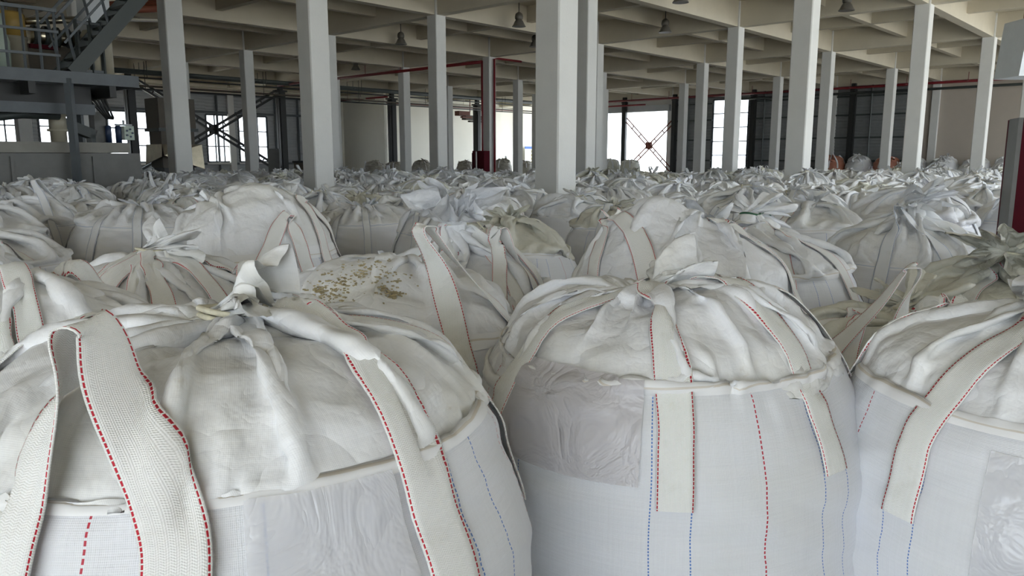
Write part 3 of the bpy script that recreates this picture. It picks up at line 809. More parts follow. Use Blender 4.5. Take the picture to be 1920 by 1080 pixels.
pipe('water_pipe', [cp-UH*.30+WH*.16+Vector((0, 0, z)) for z in (.3, 3., 5.95)], .045, 'red_pipe', 'red riser pipe on the left face of the column flanked by risers')
q = cp-WH*.32+UH*.0
pipe('water_pipe', [q+Vector((0, 0, .2)), q+Vector((0, 0, 3)), q+Vector((0, 0, 6.05)), q+Vector((0, 0, 6.1))+UH*.3, q+UH*1.8+Vector((0, 0, 6.1))], .05, 'red_pipe', 'red riser pipe on the right face of the column, bending over at the top')
pipe('water_pipe', [cp-UH*.30+WH*.16+Vector((0, 0, 5.95)), cp-UH*.30+WH*(WA*2.9)+Vector((0, 0, 5.95))], .07, 'red_pipe', 'red pipe running left from the riser pipe under the ceiling', hang=2.5)
labs = ['thick black duct pipe', 'thin black conduit', 'middle brown pipe', 'lower thin dark pipe', 'lowest pale pipe']
for k, (w_, z, r, mt) in enumerate(((5.7, 5.98, .13, 'dark_steel'), (5.55, 5.62, .04, 'black_steel'), (5.8, 5.35, .05, 'brown_box'), (5.6, 5.1, .04, 'black_steel'), (6.3, 5.75, .06, 'beige'))):
    pipe('service_pipe', [g(.2, w_, z), g(4.8, w_, z)], r, mt, labs[k]+' of the pipe bundle under the far ceiling left of centre', hang=6, group='bundle of service pipes')
# cable trays / duct pieces hanging by the cream wall
for k, (x, s) in enumerate(((868, 1.2), (885, 1.7))):
    o = MB().gbox((0, 0, 0), (s, .5, .35)).gbox((.3, -.3, -.3), (s*.8, .3, .12)).gbox((.6, -.2, .75), (.05, .05, 1.3)).build('duct_piece', M['rust' if k == 0 else 'brown_box'])
    o.location = g(on_w(6.3, x), 6.3, 5.1-.3*k); tag(o, ('left reddish' if k == 0 else 'right brown')+' duct piece hanging before the cream wall', 'duct')
o = MB().bar((0, 0, 0), (0, 0, 3.2), .08, .08).build('conduit', M['white_plastic']); o.location = g(on_w(6.92, 963), 6.9, 3.1); tag(o, 'thin white conduit running down the cream wall', 'conduit')

# ------------------------------------------------------------------ pendant lamps
def lamp():
    r = empty('pendant_lamp')
    m_ = MB(); m_.lathe((0, 0, 0), [(.235, .0), (.23, .015), (.19, .07), (.15, .16), (.115, .21), (.10, .235)], 24); m_.build('shade', M['lamp'], r)
    MB().lathe((0, 0, .22), [(.09, 0), (.13, .02), (.14, .10), (.12, .19), (.06, .24), (.02, .26)], 20).build('ballast', M['lamp'], r)
    MB().tube([(0, 0, .46), (0, 0, 1.25)], .014, 8).build('rod', M['black_steel'], r)
    MB().lathe((0, 0, .005), [(.10, 0), (.12, .03), (.05, .08)], 14).build('bulb', M['white_plastic'], r)
    return r
L0 = lamp(); first = True
for x, y, d, lab in ((973, 50, 1., 'left of the widest column'), (752, 83, 1., 'between the second widest column and the next one'), (1247, 61, 1., 'right of the widest column, near picture centre'),
                (1587, 20, 1., 'right of the broad bright-faced column'), (1276, 5, 1., 'cut by the top edge of the picture'), (667, 131, 1., 'farthest back, left of centre'), (1003, 88, 1., 'half hidden by the left edge of the widest column')):
    zl = ZB-.05-CZ
    v = (540-y)/1442.7; p_ = math.radians(9.67); Y = zl*(math.cos(p_)+v*math.sin(p_))/(-math.sin(p_)+v*math.cos(p_))
    q = ray(x, y, Y); r = L0 if first else dup(L0, q.x, q.y, 0); first = False
    r.location = q; tag(r, 'grey bell-shaped pendant lamp '+lab, 'lamp', 'pendant lamps under the ceiling')

# ------------------------------------------------------------------ machine platform on the left
PO = Vector((-9.35, 13.9, 0))            # platform front edge starts here and runs along the hall grid
def pl(u, w_, z): return PO+UH*u+WH*w_+Vector((0, 0, z))
PZ = 3.30
def pu(x, w_, z=2.5):
    '''distance along the platform at which a post stands in picture direction x'''
    p_ = PO+WH*w_; a = (x-960)/1442.7; c_, s_ = math.cos(math.radians(9.67)), math.sin(math.radians(9.67)); k = (z-CZ)*s_
    return (a*(c_*p_.y-k)-p_.x)/(UH.x-a*c_*UH.y)
US = pu(138, -.1, 3.3); UE = pu(256, -.1, 3.3)
plat = empty('machine_platform', pl(0, 0, 0)); tag(plat, 'grey steel machine platform with railing at the upper left', 'platform')
def pb(mb, name, mat, parent=plat): 
    o = mb.build(name, M[mat], parent, None); o.matrix_parent_inverse = Matrix.Translation(-Vector(parent.location)); return o
m_ = MB(); m_.gbox(pl(UE-3.6, 1.5, PZ-.02), (7.2, 3.2, .06)); pb(m_, 'deck', 'grey_steel')
m_ = MB(); m_.gbox(pl(UE-3.6, -.1, PZ-.08), (7.2, .08, .22)); m_.gbox(pl(UE, 1.5, PZ-.08), (.08, 3.2, .22)); pb(m_, 'edge_channel', 'grey_steel')
m_ = MB()
for k in range(5): m_.gbox(pl(-3.4+k*1.4, 1.4, PZ-.28), (.12, 3., .25))
pb(m_, 'joists', 'black_steel')
rail = MB(); rail.bar(pl(-4.5, -.1, PZ+1.1), pl(US-.2, -.1, PZ+1.1), .06, .06); rail.bar(pl(-4.5, -.1, PZ+.72), pl(US-.2, -.1, PZ+.72), .045, .045); rail.bar(pl(-4.5, -.1, PZ+.30), pl(US-.2, -.1, PZ+.30), .045, .045)
rail.bar(pl(UE-.9, .3, PZ+1.0), pl(UE-.45, .3, PZ+1.0), .05, .05); rail.bar(pl(UE-.9, .3, PZ+.1), pl(UE-.45, .3, PZ+.1), .05, .05)
pb(rail, 'railing', 'grey_steel')
for k in range(20): 
    u_ = US-.25-k*.27
    pb(MB().bar(pl(u_, -.1, PZ), pl(u_, -.1, PZ+1.1), .035, .035), 'baluster', 'grey_steel')
for u_ in (UE-.9, UE-.66, UE-.45): pb(MB().bar(pl(u_, .3, PZ), pl(u_, .3, PZ+1.05), .06, .06), 'baluster', 'dark_steel')
for u_, w_ in ((pu(134, -.1), -.1), (.0, 2.9), (UE-.1, 2.9)): pb(MB().bar(pl(u_, w_, 0), pl(u_, w_, PZ-.1), .12, .12), 'leg', 'grey_steel')
# stairs going up to the right from the platform
stairs = empty('steel_stairs', pl(US, 0, PZ)); tag(stairs, 'grey open steel stairs rising to the right from the platform', 'stairs')
s0, s1 = pl(US, -.1, PZ), pl(US+2.6, -.1, PZ+3.0)
for w_ in (0, .85):
    pb(MB().bar(s0+WH*w_, s1+WH*w_, .05, .26), 'stringer', 'dark_steel', stairs)
    pb(MB().bar(s0+WH*w_+Vector((-.25, 0, 1.0)), s1+WH*w_+Vector((-.25, 0, 1.0)), .05, .05).bar(s0+WH*w_+Vector((-.12, 0, .55)), s1+WH*w_+Vector((-.12, 0, .55)), .04, .04), 'handrail', 'grey_steel', stairs)
    m_ = MB()
    for k in range(4): p = s0.lerp(s1, k/4+.03)+WH*w_; m_.bar(p, p+Vector((-.2, 0, 1.0)), .04, .04)
    pb(m_, 'handrail_posts', 'grey_steel', stairs)
for k in range(14):
    p = s0.lerp(s1, (k+.5)/14)+WH*.42
    pb(MB().gbox(p, (.26, .8, .04)), 'tread', 'dark_steel', stairs)
# machines on the platform
def thing(name, loc, lab, cat, group=None): return tag(empty(name, loc), lab, cat, group)
def cyl(parent, name, mat, u, w_, prof, n=24):
    return pb(MB().lathe(pl(u, w_, 0), [(r, z) for r, z in prof], n), name, mat, parent)
t1 = thing('storage_vessel', pl(pu(22, 1.6, 4), 1.6, PZ+.03), 'tall cream vessel with amber upper part behind the platform railing', 'vessel')
cyl(t1, 'shell', 'beige', pu(22, 1.6, 4), 1.6, [(.26, PZ+.03), (.26, PZ+.7), (.28, PZ+.72), (.28, PZ+.78)])
cyl(t1, 'hood', 'amber', pu(22, 1.6, 4), 1.6, [(.26, PZ+.78), (.26, PZ+1.2), (.2, PZ+1.25)])
X2 = pu(95, 1.9, 3.8)
t2 = thing('extruder_machine', pl(X2, 1.9, PZ+.03), 'dark extruder machine with shiny fittings behind the railing', 'machine')
pb(MB().gbox(pl(X2, 1.9, PZ+.35), (1.1, .8, .64)), 'housing', 'brown_box', t2)
pb(MB().tube([pl(X2-.35+-.1, 1.6, PZ+.85), pl(X2-.35+.9, 1.6, PZ+.85)], .16, 14).tube([pl(X2-.35+-.15, 1.6, PZ+1.1), pl(X2-.35+.8, 1.6, PZ+1.25)], .07, 10), 'barrel', 'shiny', t2)
m_ = MB()
for k in range(5): m_.tube([pl(X2-.35+-.05+k*.2, 1.58, PZ+.84), pl(X2-.35+.02+k*.2, 1.58, PZ+.84)], .21, 14)
pb(m_, 'collars', 'dark_steel', t2)
pb(MB().gbox(pl(X2-.35+.1, 1.5, PZ+.62), (.5, .2, .08)), 'guard', 'red_sheet', t2)
t3 = thing('silver_duct', pl(pu(178, 2.3, 4.5), 2.3, PZ+.03), 'pale sheet-metal duct seen between the stair treads', 'duct')
pb(MB().gbox(pl(pu(178, 2.3, 4.5), 2.3, PZ+1.7), (.5, .5, 1.5)), 'upper_box', 'white_sheet', t3)
pb(MB().tube([pl(pu(178, 2.3, 4.5), 2.3, PZ+.03), pl(pu(178, 2.3, 4.5), 2.3, PZ+.95)], .22, 16), 'pipe_stub', 'white_sheet', t3)
t4 = thing('pale_cylinder', pl(pu(185, 1.2, 3.7), 1.2, PZ+.03), 'pair of pale upright cylinders at the right end of the platform', 'vessel')
for u_ in (pu(172, 1.2, 3.7), pu(196, 1.2, 3.7)): cyl(t4, 'cylinder', 'beige', u_, 1.2, [(.17, PZ+.03), (.17, PZ+.9), (.12, PZ+1.0)])
t5 = thing('green_tank', pl(pu(2, 1., 3.8), 1., PZ+.03), 'greenish glass-like tank at the left picture edge behind the railing', 'tank')
cyl(t5, 'shell', 'green_paint', pu(2, 1., 3.8), 1., [(.14, PZ+.03), (.15, PZ+.6), (.09, PZ+.8), (.09, PZ+1.1)])
# red oxide ducts above the stairs
q6 = ray(270, 14, 22.)
t6 = thing('overhead_duct', q6, 'reddish overhead duct bundle near the top of the stairs', 'duct')
for k in range(3): MB().tube([UH*-1.2+WH*.3*k+Vector((0, 0, -.25+.1*k)), UH*.9+WH*.3*k+Vector((0, 0, .12+.1*k))], .10, 12).build('pipe', M['rust'], t6)
MB().bar(UH*-1.4-WH*.3+Vector((0, 0, -.5)), UH*.5-WH*.3+Vector((0, 0, -.33)), .25, .05).build('tray', M['beige'], t6)
MB().bar((0, 0, 0), (0, 0, .5), .05, .05).build('rod', M['black_steel'], t6)
# machine base and things under the platform
mbse = thing('process_machine', pl(-1, 1.0, 0), 'long grey machine base with pale top ledge under the platform', 'machine base')
UB = pu(262, .1, 1.9)
pb(MB().gbox(pl(UB-3.8, 1.4, .91), (7.6, 2.6, 1.82)), 'block', 'machine_base', mbse)
pb(MB().gbox(pl(UB-3.8, 1.4, 1.93), (7.3, 2.4, .20)), 'ledge', 'ledge', mbse)
for k in range(5): pb(MB().gbox(pl(UB-.9-k*1.4, .08, .91), (.05, .03, 1.7)), 'seam_rib', 'machine_base', mbse)
hp = thing('under_hopper', pl(.2, 1.2, 2.9), 'dark hopper box hanging beneath the platform', 'hopper')
pb(MB().gbox(pl(UE-3.2, 1.0, 2.9), (5.0, 1.2, .42)), 'box', 'black_steel', hp)
pb(MB().bar(pl(-3.4, .3, 2.66), pl(UE-.7, .3, 2.66), .1, .2), 'channel', 'grey_steel', hp)
ch = thing('chute_pipe', pl(-1.6, .6, 2.4), 'dark curved pipe sweeping under the platform at the left edge', 'pipe')
pb(MB().tube([pl(-2.0, .7, 2.1), pl(-.8, .7, 2.25), (pl(.1, .7, 2.45)), pl(.8, .7, 2.56), pl(1.5, .9, 2.56)], .09, 14), 'tube', 'dark_steel', ch)
XH = pu(185, .7, 2.8)-1.7
hoses = thing('hose_bundle', pl(XH+1.7, .8, 2.8), 'bundle of black hoses dangling under the right platform end', 'hose')
for k in range(5): pb(MB().tube([pl(XH+1.4+k*.06, .8, 3.0), pl(XH+1.55+k*.07, .7, 2.85+.02*k), pl(XH+1.72+.06*k, .7, 2.66-.03*k), pl(XH+1.85+.03*k, .75, 2.52)], .022, 8), 'hose', 'black_steel', hoses)
pv = thing('flanged_pipe', pl(pu(108, 1.2, 2.4), 1.2, 2.04), 'thick flanged beige pipe standing on the machine base', 'pipe')
cyl(pv, 'body', 'beige', pu(108, 1.2, 2.4), 1.2, [(.15, 2.04), (.15, 2.25), (.2, 2.26), (.2, 2.3), (.16, 2.31), (.16, 2.55), (.21, 2.56), (.21, 2.6), (.18, 2.61), (.2, 2.83)])
XI = pu(140, 1.3, 2.4)-.85
ib = thing('inclined_chute', pl(XI+.7, 1.4, 2.1), 'dark inclined chute falling to the right under the platform', 'chute')
pb(MB().bar(pl(XI+.45, 1.3, 2.5), pl(XI+1.2, 1.3, 2.2), .3, .2), 'trough', 'dark_steel', ib)
pb(MB().gbox(pl(XI+1.2, 1.3, 2.12), (.2, .3, .18)), 'foot', 'dark_steel', ib)
bx = thing('pale_cabinet', pl(pu(183, 1.3, 2.4), 1.3, 2.04), 'plain pale grey panel cabinet on the machine base beneath the platform', 'cabinet')
pb(MB().gbox(pl(pu(183, 1.3, 2.4), 1.3, 2.36), (.22, .3, .62)), 'body', 'machine_base', bx)
XG = pu(228, 1.1, 2.3)-.33
gt = thing('gas_tank', pl(XG+.35, 1.2, 2.04), 'small pump unit with dark blue and pale green body on the machine base', 'pump')
for u_ in (XG+.16, XG+.36): cyl(gt, 'cylinder', 'navy', u_-.1, 1.1, [(.06, 2.04), (.06, 2.38), (.04, 2.4)])
pb(MB().gbox(pl(XG+.45, 1.1, 2.25), (.2, .18, .29)), 'block', 'green_paint', gt)
for a_ in range(5): pb(MB().tube([pl(XG+.45+.06*math.cos(a_*1.256), 1.0, 2.25+.08*math.sin(a_*1.256)), pl(XG+.45+.06*math.cos(a_*1.256), .98, 2.25+.08*math.sin(a_*1.256))], .02, 10), 'bolt', 'navy', gt)
pb(MB().tube([pl(XG+.2, 1.1, 2.42), pl(XG+.55, 1.1, 2.42)], .02, 8).tube([pl(XG+.38, 1.1, 2.42), pl(XG+.38, 1.1, 2.52)], .025, 8), 'manifold', 'white_sheet', gt)
# dark box machine with polished chute, behind the first column
q = ray(322, 250, 26.)
hb = thing('hopper_machine', (q.x, q.y, 0), 'brown box hopper machine with polished sloping chute behind the leftmost column', 'machine')
def qb(mb, name, mat, par=hb): o = mb.build(name, M[mat], par); return o
qb(MB().gbox((0, 0, 3.15), (1.2, 1.0, .95)), 'upper_box', 'brown_box')
qb(MB().gbox((0, 0, 2.62), (1.3, 1.1, .1)), 'flange', 'dark_steel')
qb(MB().gbox((0, 0, 2.0), (1.1, .9, 1.2)), 'lower_box', 'brown_box')
qb(MB().gbox((0, 0, .8), (1.0, .8, 1.5)), 'base', 'black_steel')
for dw, du in ((-.62, 0), ):
    a = [UH*-.62+WH*dw+Vector((0, 0, 2.15)), UH*.7+WH*dw+Vector((0, 0, 2.15)), UH*.7+WH*(dw-.1)+Vector((0, 0, 1.35)), UH*-.62+WH*(dw-.1)+Vector((0, 0, 1.8))]
    qb(MB().poly(a, .03), 'polished_chute', 'shiny')
a = [UH*-.64+WH*.5+Vector((0, 0, 2.15)), UH*-.64+WH*-.62+Vector((0, 0, 2.15)), UH*-.7+WH*-.7+Vector((0, 0, 1.75)), UH*-.7+WH*.5+Vector((0, 0, 1.5))]
qb(MB().poly(a, .03), 'polished_side', 'shiny')
qb(MB().tube([(.1, 0, 3.6), (.1, 0, 3.8), (.1, 0, 4.1)], [.25, .16, .12], 14), 'motor', 'rust')

# ------------------------------------------------------------------ small things at the far side and the right
q = ray(902, 300, 29.5); o = thing('hose_cabinet', (q.x, q.y, 0), 'dark red fire hose cabinet at the foot of the column with risers', 'cabinet')
MB().gbox((0, 0, 1.0), (.3, .62, 1.95)).build('body', M['red_sheet'], o)
MB().gbox((-.16, .0, 1.0), (.02, .52, 1.8)).build('door', M['black_steel'], o)
for k in range(4): MB().gbox((-.175, .18-.1*k, 1.62), (.01, .06, .09)).gbox((-.175, .18-.1*k, 1.5), (.01, .06, .025)).build('lettering', M['red_pipe'], o)
MB().gbox((-.17, -.28, 1.0), (.03, .05, 1.9)).build('edge_strip', M['paint'], o)
q = g(on_w(6.88, 994), 6.88); o = thing('notice_board', (q.x, q.y, 1.75), 'white notice board with blue header and small pictures on the cream wall', 'notice board')
MB().gbox((0, 0, 0), (1.5, .04, 1.5+.4)).build('panel', M['sign_white'], o); MB().gbox((0, -.03, .85), (1.5, .03, .22)).build('header', M['sign_blue'], o)
for r_ in range(4):
    for c_ in range(4): MB().gbox((-.5+.33*c_, -.03, .5-.33*r_), (.14, .02, .2)).build('picture', M['sign_blue' if (r_*3+c_) % 3 == 0 else 'sign_yellow'], o)
q = ray(530, 320, 34.); 
o = thing('grey_door_panel', (q.x-.35, q.y, 0), 'leaning dark grey panel left of the black post', 'panel'); MB().box((0, 0, 1.05), (.5, .1, 2.1)).build('sheet', M['machine_base'], o)
bpy.data.objects['sheet'].rotation_euler = (0, 0, 0)
o = thing('waste_bin', (q.x+1.05, q.y, 0), 'dark open bin with upright posts right of the black post', 'bin'); MB().box((0, 0, .75), (.9, .7, 1.5)).build('body', M['brown_box'], o); MB().box((0, 0, 1.54), (1.0, .8, .08)).build('rim', M['black_steel'], o)
# right edge: red cabinet and hanging white box
q = ray(1917, 300, 5.9); d_ = math.atan2(q.x, q.y)
o = thing('red_cabinet', (q.x+.36, q.y+.1, 0), 'tall dark red steel cabinet with grey edge, cut by the right picture edge', 'cabinet'); o.rotation_euler = (0, 0, -.35)
MB().box((0, 0, 1.02), (.66, .45, 2.04)).build('body', M['red_sheet'], o); MB().box((-.345, -.1, 1.02), (.03, .28, 2.04)).build('edge_strip', M['machine_base'], o)
q = ray(1886, 146, 12.); q2 = ray(1900, 38, 12.)
o = thing('hanging_unit', (q.x+.55, q.y, q.z), 'white sheet-metal unit hanging from the ceiling at the upper right edge', 'equipment')
m_ = MB(); h_ = q2.z-q.z
m_.add([(-.55, -.3, 0), (.5, -.3, 0), (.5, .3, 0), (-.55, .3, 0), (-.47, -.3, h_), (.5, -.3, h_), (.5, .3, h_), (-.47, .3, h_)], [(3, 2, 1, 0), (4, 5, 6, 7), (0, 1, 5, 4), (1, 2, 6, 5), (2, 3, 7, 6), (3, 0, 4, 7)]); m_.build('casing', M['white_sheet'], o)
MB().box((-.1, -.1, h_+.22), (.5, .3, .40)).build('red_box', M['rust'], o); MB().box((-.1, 0, h_+1.6), (.06, .06, 3.2)).build('rod', M['white_sheet'], o)
m_ = MB()
for k in range(3): m_.tube([(-.38+k*.09, -.2, .02), (-.38+k*.09, -.2, -.01), (-.38+k*.09, -.2, .12)], .012, 8); m_.tube([(-.42+k*.09, -.32, .0), (-.42+k*.09, -.32, .12)], .01, 8)
m_.build('cable_glands', M['lamp'], o)
# ------------------------------------------------------------------ the three nearest bags
D = math.radians
rng = random.Random(4)
NU = 160
# front left
b = drape(up=True, uoff=-4, seed=31, R=.54, zr=1.30, Hd=.12, bumps=[(.04, -.24, .06, .17), (-.35, .0, .04, .14), (.3, .12, .05, .14)], neck=(-.02, .03), neck_z=-.02, Ls=.555, Lt=.12, tuft_dir=.1, nu=NU, zlow=.7)
lp = [dict(ta=D(-105), tb=D(-80), apex=(-.075, -.37, 1.505), mode='stand', sew=.34, width=.092, spread=.07, clear=.018),
      dict(ta=D(-38), tb=D(12), apex=(.12, .03, 1.41), mode='flat', spread=.05, sew=.27, width=.092),
      dict(ta=D(62), tb=D(108), apex=(.04, .24, 1.46), mode='flat', spread=.2, width=.085),
      dict(ta=D(150), tb=D(200), apex=(-.33, .05, 1.42), mode='flat', spread=.1, width=.085)]
h1 = make_bag(b, 'red', lp, dict(t0=D(-70), t1=D(-44.5), z0=.9, z1=1.28, mat='plastic'))
tag(place(h1, -.54, 1.46), 'nearest bulk bag, front left, with a red-stitched loop standing up and a clear plastic pouch', 'bulk bag')
# front centre
b = drape(up=True, uoff=15, seed=21, R=.55, zr=1.22, Hd=.14, bumps=[(.02, -.28, .02, .12), (.32, -.05, .06, .15), (-.3, .15, .06, .15)], neck=(-.05, .02), neck_z=.0, Ls=.66, Lt=.20, tuft_dir=.25, nu=NU, zlow=.6)
nk = b.neck
lp = [dict(ta=D(-151), tb=D(-97), apex=(nk[0]-.01, nk[1]-.08, nk[2]+.0), mode='flat', spread=.04, sew=.22, sewb=.26, width=.085),
      dict(ta=D(-54), tb=D(-5), apex=(nk[0]+.16, nk[1]-.02, nk[2]-.02), mode='flat', spread=.06, sew=.22, width=.085),
      dict(ta=D(60), tb=D(110), apex=(.05, .28, 1.4), mode='flat', spread=.1, width=.085)]
h2 = make_bag(b, 'red', lp, dict(t0=D(-147), t1=D(-105), z0=1.01, z1=1.235, mat='milky'))
tag(place(h2, .44, 2.22), 'big bulk bag in front centre, its bunched top tied, milky pouch at the rim', 'bulk bag')
# front right
b = drape(up=True, seed=41, R=.515, zr=1.18, Hd=.14, bumps=[(.1, -.1, .04, .2)], neck=(.12, .05), neck_z=.02, Ls=.60, Lt=.16, tuft_dir=2.6, nu=NU-24, zlow=.6)
lp = [dict(ta=D(-157), tb=D(-100), apex=(.02, -.08, 1.33), mode='flat', spread=.08, sew=.27, width=.09),
      dict(ta=D(150), tb=D(100), apex=(-.1, .25, 1.35), mode='flat', spread=.1, width=.085)]
h3 = make_bag(b, 'red', lp, dict(t0=D(-138), t1=D(-85), z0=.6, z1=1.12, mat='plastic'))
tag(place(h3, 1.41, 1.92), 'bulk bag at the lower right corner with a shiny clear pouch and slanting webbing', 'bulk bag')

# ------------------------------------------------------------------ the second ring of single bags
near = [
 # x, y, params, loops, label, skirt
 (-.45, 2.75, dict(seed=51, R=.53, zr=1.17, Hd=.17, bumps=[(-.12, -.12, .08, .18), (.26, -.3, -.07, .13)], neck=(.05, .33), neck_z=-.02, Ls=.66, Lt=.08),
  [dict(ta=D(-54), tb=D(-12), apex=(.17, -.27, 1.52), mode='stand', sew=.2, width=.085, spread=.08)],
  'bulk bag with taut dome spotted by brown granule stains and a tall upright loop', 'skirt', 'red', 1.),
 (-1.50, 2.30, dict(seed=52, R=.54, zr=1.12, Hd=0.20, bumps=[(.2, -.2, .08, .16)], neck=(-.05, .05), neck_z=.04, Ls=.66, Lt=.2),
  [dict(ta=D(60), tb=D(100), apex=(.04, .22, 1.40), mode='stand', sew=.2, width=.09, spread=.12), dict(ta=D(-60), tb=D(-110), apex=(.0, -.2, 1.3), mode='flat')],
  'crumpled bulk bag at the left edge behind the nearest one, arched loop on top', 'skirt', 'red', 1.),
 (-1.62, 3.45, dict(seed=53, R=.53, zr=1.05, Hd=0.21, neck=(.0, -.02), neck_z=.08, Ls=.60, Lt=.14),
  [dict(ta=D(-100), tb=D(-60), apex=(.0, -.08, 1.34), mode='flat', spread=.04), dict(ta=D(-30), tb=D(20), apex=(.1, .0, 1.34), mode='flat')],
  'rounded bulk bag in second row left with red lines meeting at its tied crown', 'skirt', 'red', 1.),
 (-1.55, 4.60, dict(seed=54, R=.57, zr=1.17, Hd=0.31, bumps=[(.05, -.1, .06, .2)], neck=(-.3, .2), neck_z=-.05, Ls=.66, Lt=.12),
  [dict(ta=D(-20), tb=D(20), apex=(.3, .0, 1.5), mode='flat'), dict(ta=D(-70), tb=D(-40), apex=(.28, -.25, 1.42), mode='flat')],
  'large smooth-domed bulk bag left of centre, taller than its neighbours', 'skirt', 'red', 1.),
 (.74, 3.36, dict(seed=55, R=.55, zr=1.17, Hd=0.27, bumps=[(-.2, .0, .10, .16)], neck=(.15, .25), neck_z=.0, Ls=.68, Lt=.14),
  [dict(ta=D(-25), tb=D(20), apex=(.15, -.05, 1.48), mode='flat'), dict(ta=D(-150), tb=D(-110), apex=(-.3, .1, 1.5), mode='flat')],
  'peaked bulk bag directly behind the tied top of the front centre bag', 'skirt', 'red', 1.),
 (1.38, 4.32, dict(seed=56, R=.56, zr=1.15, Hd=0.14, neck=(-.05, .0), neck_z=.12, Ls=.60, Lt=.20, tuft_dir=1.),
  [dict(ta=D(-90), tb=D(-45), apex=(.03, -.05, 1.40), mode='flat', spread=.04), dict(ta=D(-10), tb=D(40), apex=(.08, .0, 1.40), mode='flat'), dict(ta=D(190), tb=D(230), apex=(-.12, -.02, 1.40), mode='flat')],
  'full round bulk bag with a pale ruffled top tied by green cord', 'skirt', 'red', 1.),
 (2.72, 5.30, dict(seed=57, R=.58, zr=1.07, Hd=0.21, neck=(.0, .0), neck_z=.10, Ls=.64, Lt=.2),
  [dict(ta=D(-130), tb=D(-85), apex=(-.15, -.18, 1.42), mode='stand', spread=.05), dict(ta=D(-50), tb=D(-5), apex=(.12, .0, 1.35), mode='flat'), dict(ta=D(30), tb=D(75), apex=(.15, .15, 1.52), mode='stand')],
  'wide bulk bag on the right with blue seam line and loop folded into a point', 'skirt', 'blue', 1.),
 (2.40, 3.55, dict(seed=58, R=.55, zr=1.09, Hd=0.15, neck=(-.12, -.05), neck_z=.12, Ls=.70, Lt=.26, tuft_dir=-2.2),
  [dict(ta=D(-150), tb=D(-110), apex=(-.2, -.1, 1.3), mode='flat')],
  'soiled yellowish bulk bag at the right with deeply creased twisted top', 'skirt_dirty', 'red', 1.),
 (1.55, 3.02, dict(seed=59, R=.53, zr=0.97, Hd=0.15, neck=(.05, .05), neck_z=.05, Ls=.66, Lt=.2),
  [dict(ta=D(-152), tb=D(-118), apex=(-.08, -.22, 1.34), mode='stand', sew=.15, width=.088, spread=.09), dict(ta=D(-60), tb=D(-20), apex=(.1, -.05, 1.2), mode='flat')],
  'low bulk bag right of the front centre one with a long loop arched above it', 'skirt_dirty', 'red', 1.),
 (2.36, 2.50, dict(seed=60, R=.53, zr=1.07, Hd=0.22, neck=(.2, .2), neck_z=.0, Ls=.62, Lt=.14), [],
  'smooth grey-white bulk bag at the right edge behind the lower right one', 'skirt', 'red', 1.),
 (-.28, 3.78, dict(seed=61, R=.53, zr=1.11, Hd=0.15, bumps=[(.2, -.1, .08, .15)], neck=(.0, -.05), neck_z=.14, Ls=.66, Lt=.24),
  [dict(ta=D(-120), tb=D(-85), apex=(-.05, -.1, 1.38), mode='flat', spread=.04), dict(ta=D(-50), tb=D(-15), apex=(.1, -.05, 1.36), mode='flat')],
  'bulk bag with peaked gathered neck behind the stained dome bag', 'skirt', 'red', 1.),
]
taken = [(-.51, 1.46), (.44, 2.22), (1.41, 1.92)]; near_roots = []; hid = {}
for n_, (x, y, kw, lps, lab, sk, yarn, sc) in enumerate(near):
    kw.setdefault('nu', 112); b = drape(up=True, zlow=.6, **kw)
    r = make_bag(b, yarn, lps+([] if len(lps) > 2 or kw['seed'] in (51, 55, 58, 60, 54) else rand_loops(b, rng, .1)[2:4]), None, sk, tie='green_cord' if kw['seed'] == 56 else 'cord')
    tag(place(r, x, y, 0, sc), lab, 'bulk bag'); taken.append((x, y)); near_roots.append(r)
    if kw['seed'] == 51:      # spilled granules and stains on the dome
        rg = random.Random(7); m_ = MB()
        for k in range(420):
            cl = [(-.17, -.28, .04), (-.15, -.26, .035), (-.08, -.25, .06), (-.01, -.22, .035), (-.04, -.17, .06), (.05, -.28, .02), (-.12, -.36, .06)][k % 7]; px, py = cl[0]+cl[2]*rg.gauss(0, 1.2), cl[1]+cl[2]*.7*rg.gauss(0, 1); p = top(b, px, py, .0); s_ = rg.uniform(.002, .0055)*(2.2 if k < 40 else 1)
            m_.box(p, (s_*1.8, s_*1.8, .004), (Vector((1, rg.random(), 0)).normalized(), Vector((-rg.random(), 1, 0)).normalized(), Vector((0, 0, 1))))
        o = m_.build('spilled_granules', M['resin']); o.location = (x, y, 0); tag(o, 'amber plastic granules spilled on the stained dome bag', 'granules', kind='stuff')

# ------------------------------------------------------------------ the field of bags
protos = []
for k in range(8):
    rg = random.Random(100+k); yarn = 'red' if k < 3 else 'blue'
    b = drape(up=True, zlow=.6, nu=88, seed=200+k, R=rg.uniform(.545, .57), zr=rg.uniform(1.06, 1.14), Hd=rg.uniform(.08, .22),
              neck=(rg.uniform(-.2, .2), rg.uniform(-.2, .2)), neck_z=rg.uniform(-.03, .08), Ls=rg.uniform(.60, .70), Lt=rg.uniform(.09, .17))
    protos.append((make_bag(b, yarn, rand_loops(b, rg, .28, nq=3)), yarn))
cols = [g(i, j) for i in range(0, 5) for j in range(-1, 6)]
def ok(x, y, dmin):
    if y < 3.2 or abs(x)/y > .80: return False
    q = Vector((x, y, 0))
    for c in cols:
        if (q-c).length < .92: return False
    d = q-PO
    if d.dot(WH) > -.75 and d.dot(UH) < 3.6: return False
    if (q-Vector((4.35, 6.0, 0))).length < 1.05 or (q-Vector((5.2, 7.0, 0))).length < .9: return False
    if (q-bpy.data.objects['hopper_machine'].location).length < 2.1: return False
    gu = (q-G0).dot(UH)/UA
    if gu > 4.6: return False
    for t_ in taken:
        if (t_[0]-x)**2+(t_[1]-y)**2 < dmin*dmin: return False
    return True
rg = random.Random(12); pts = []
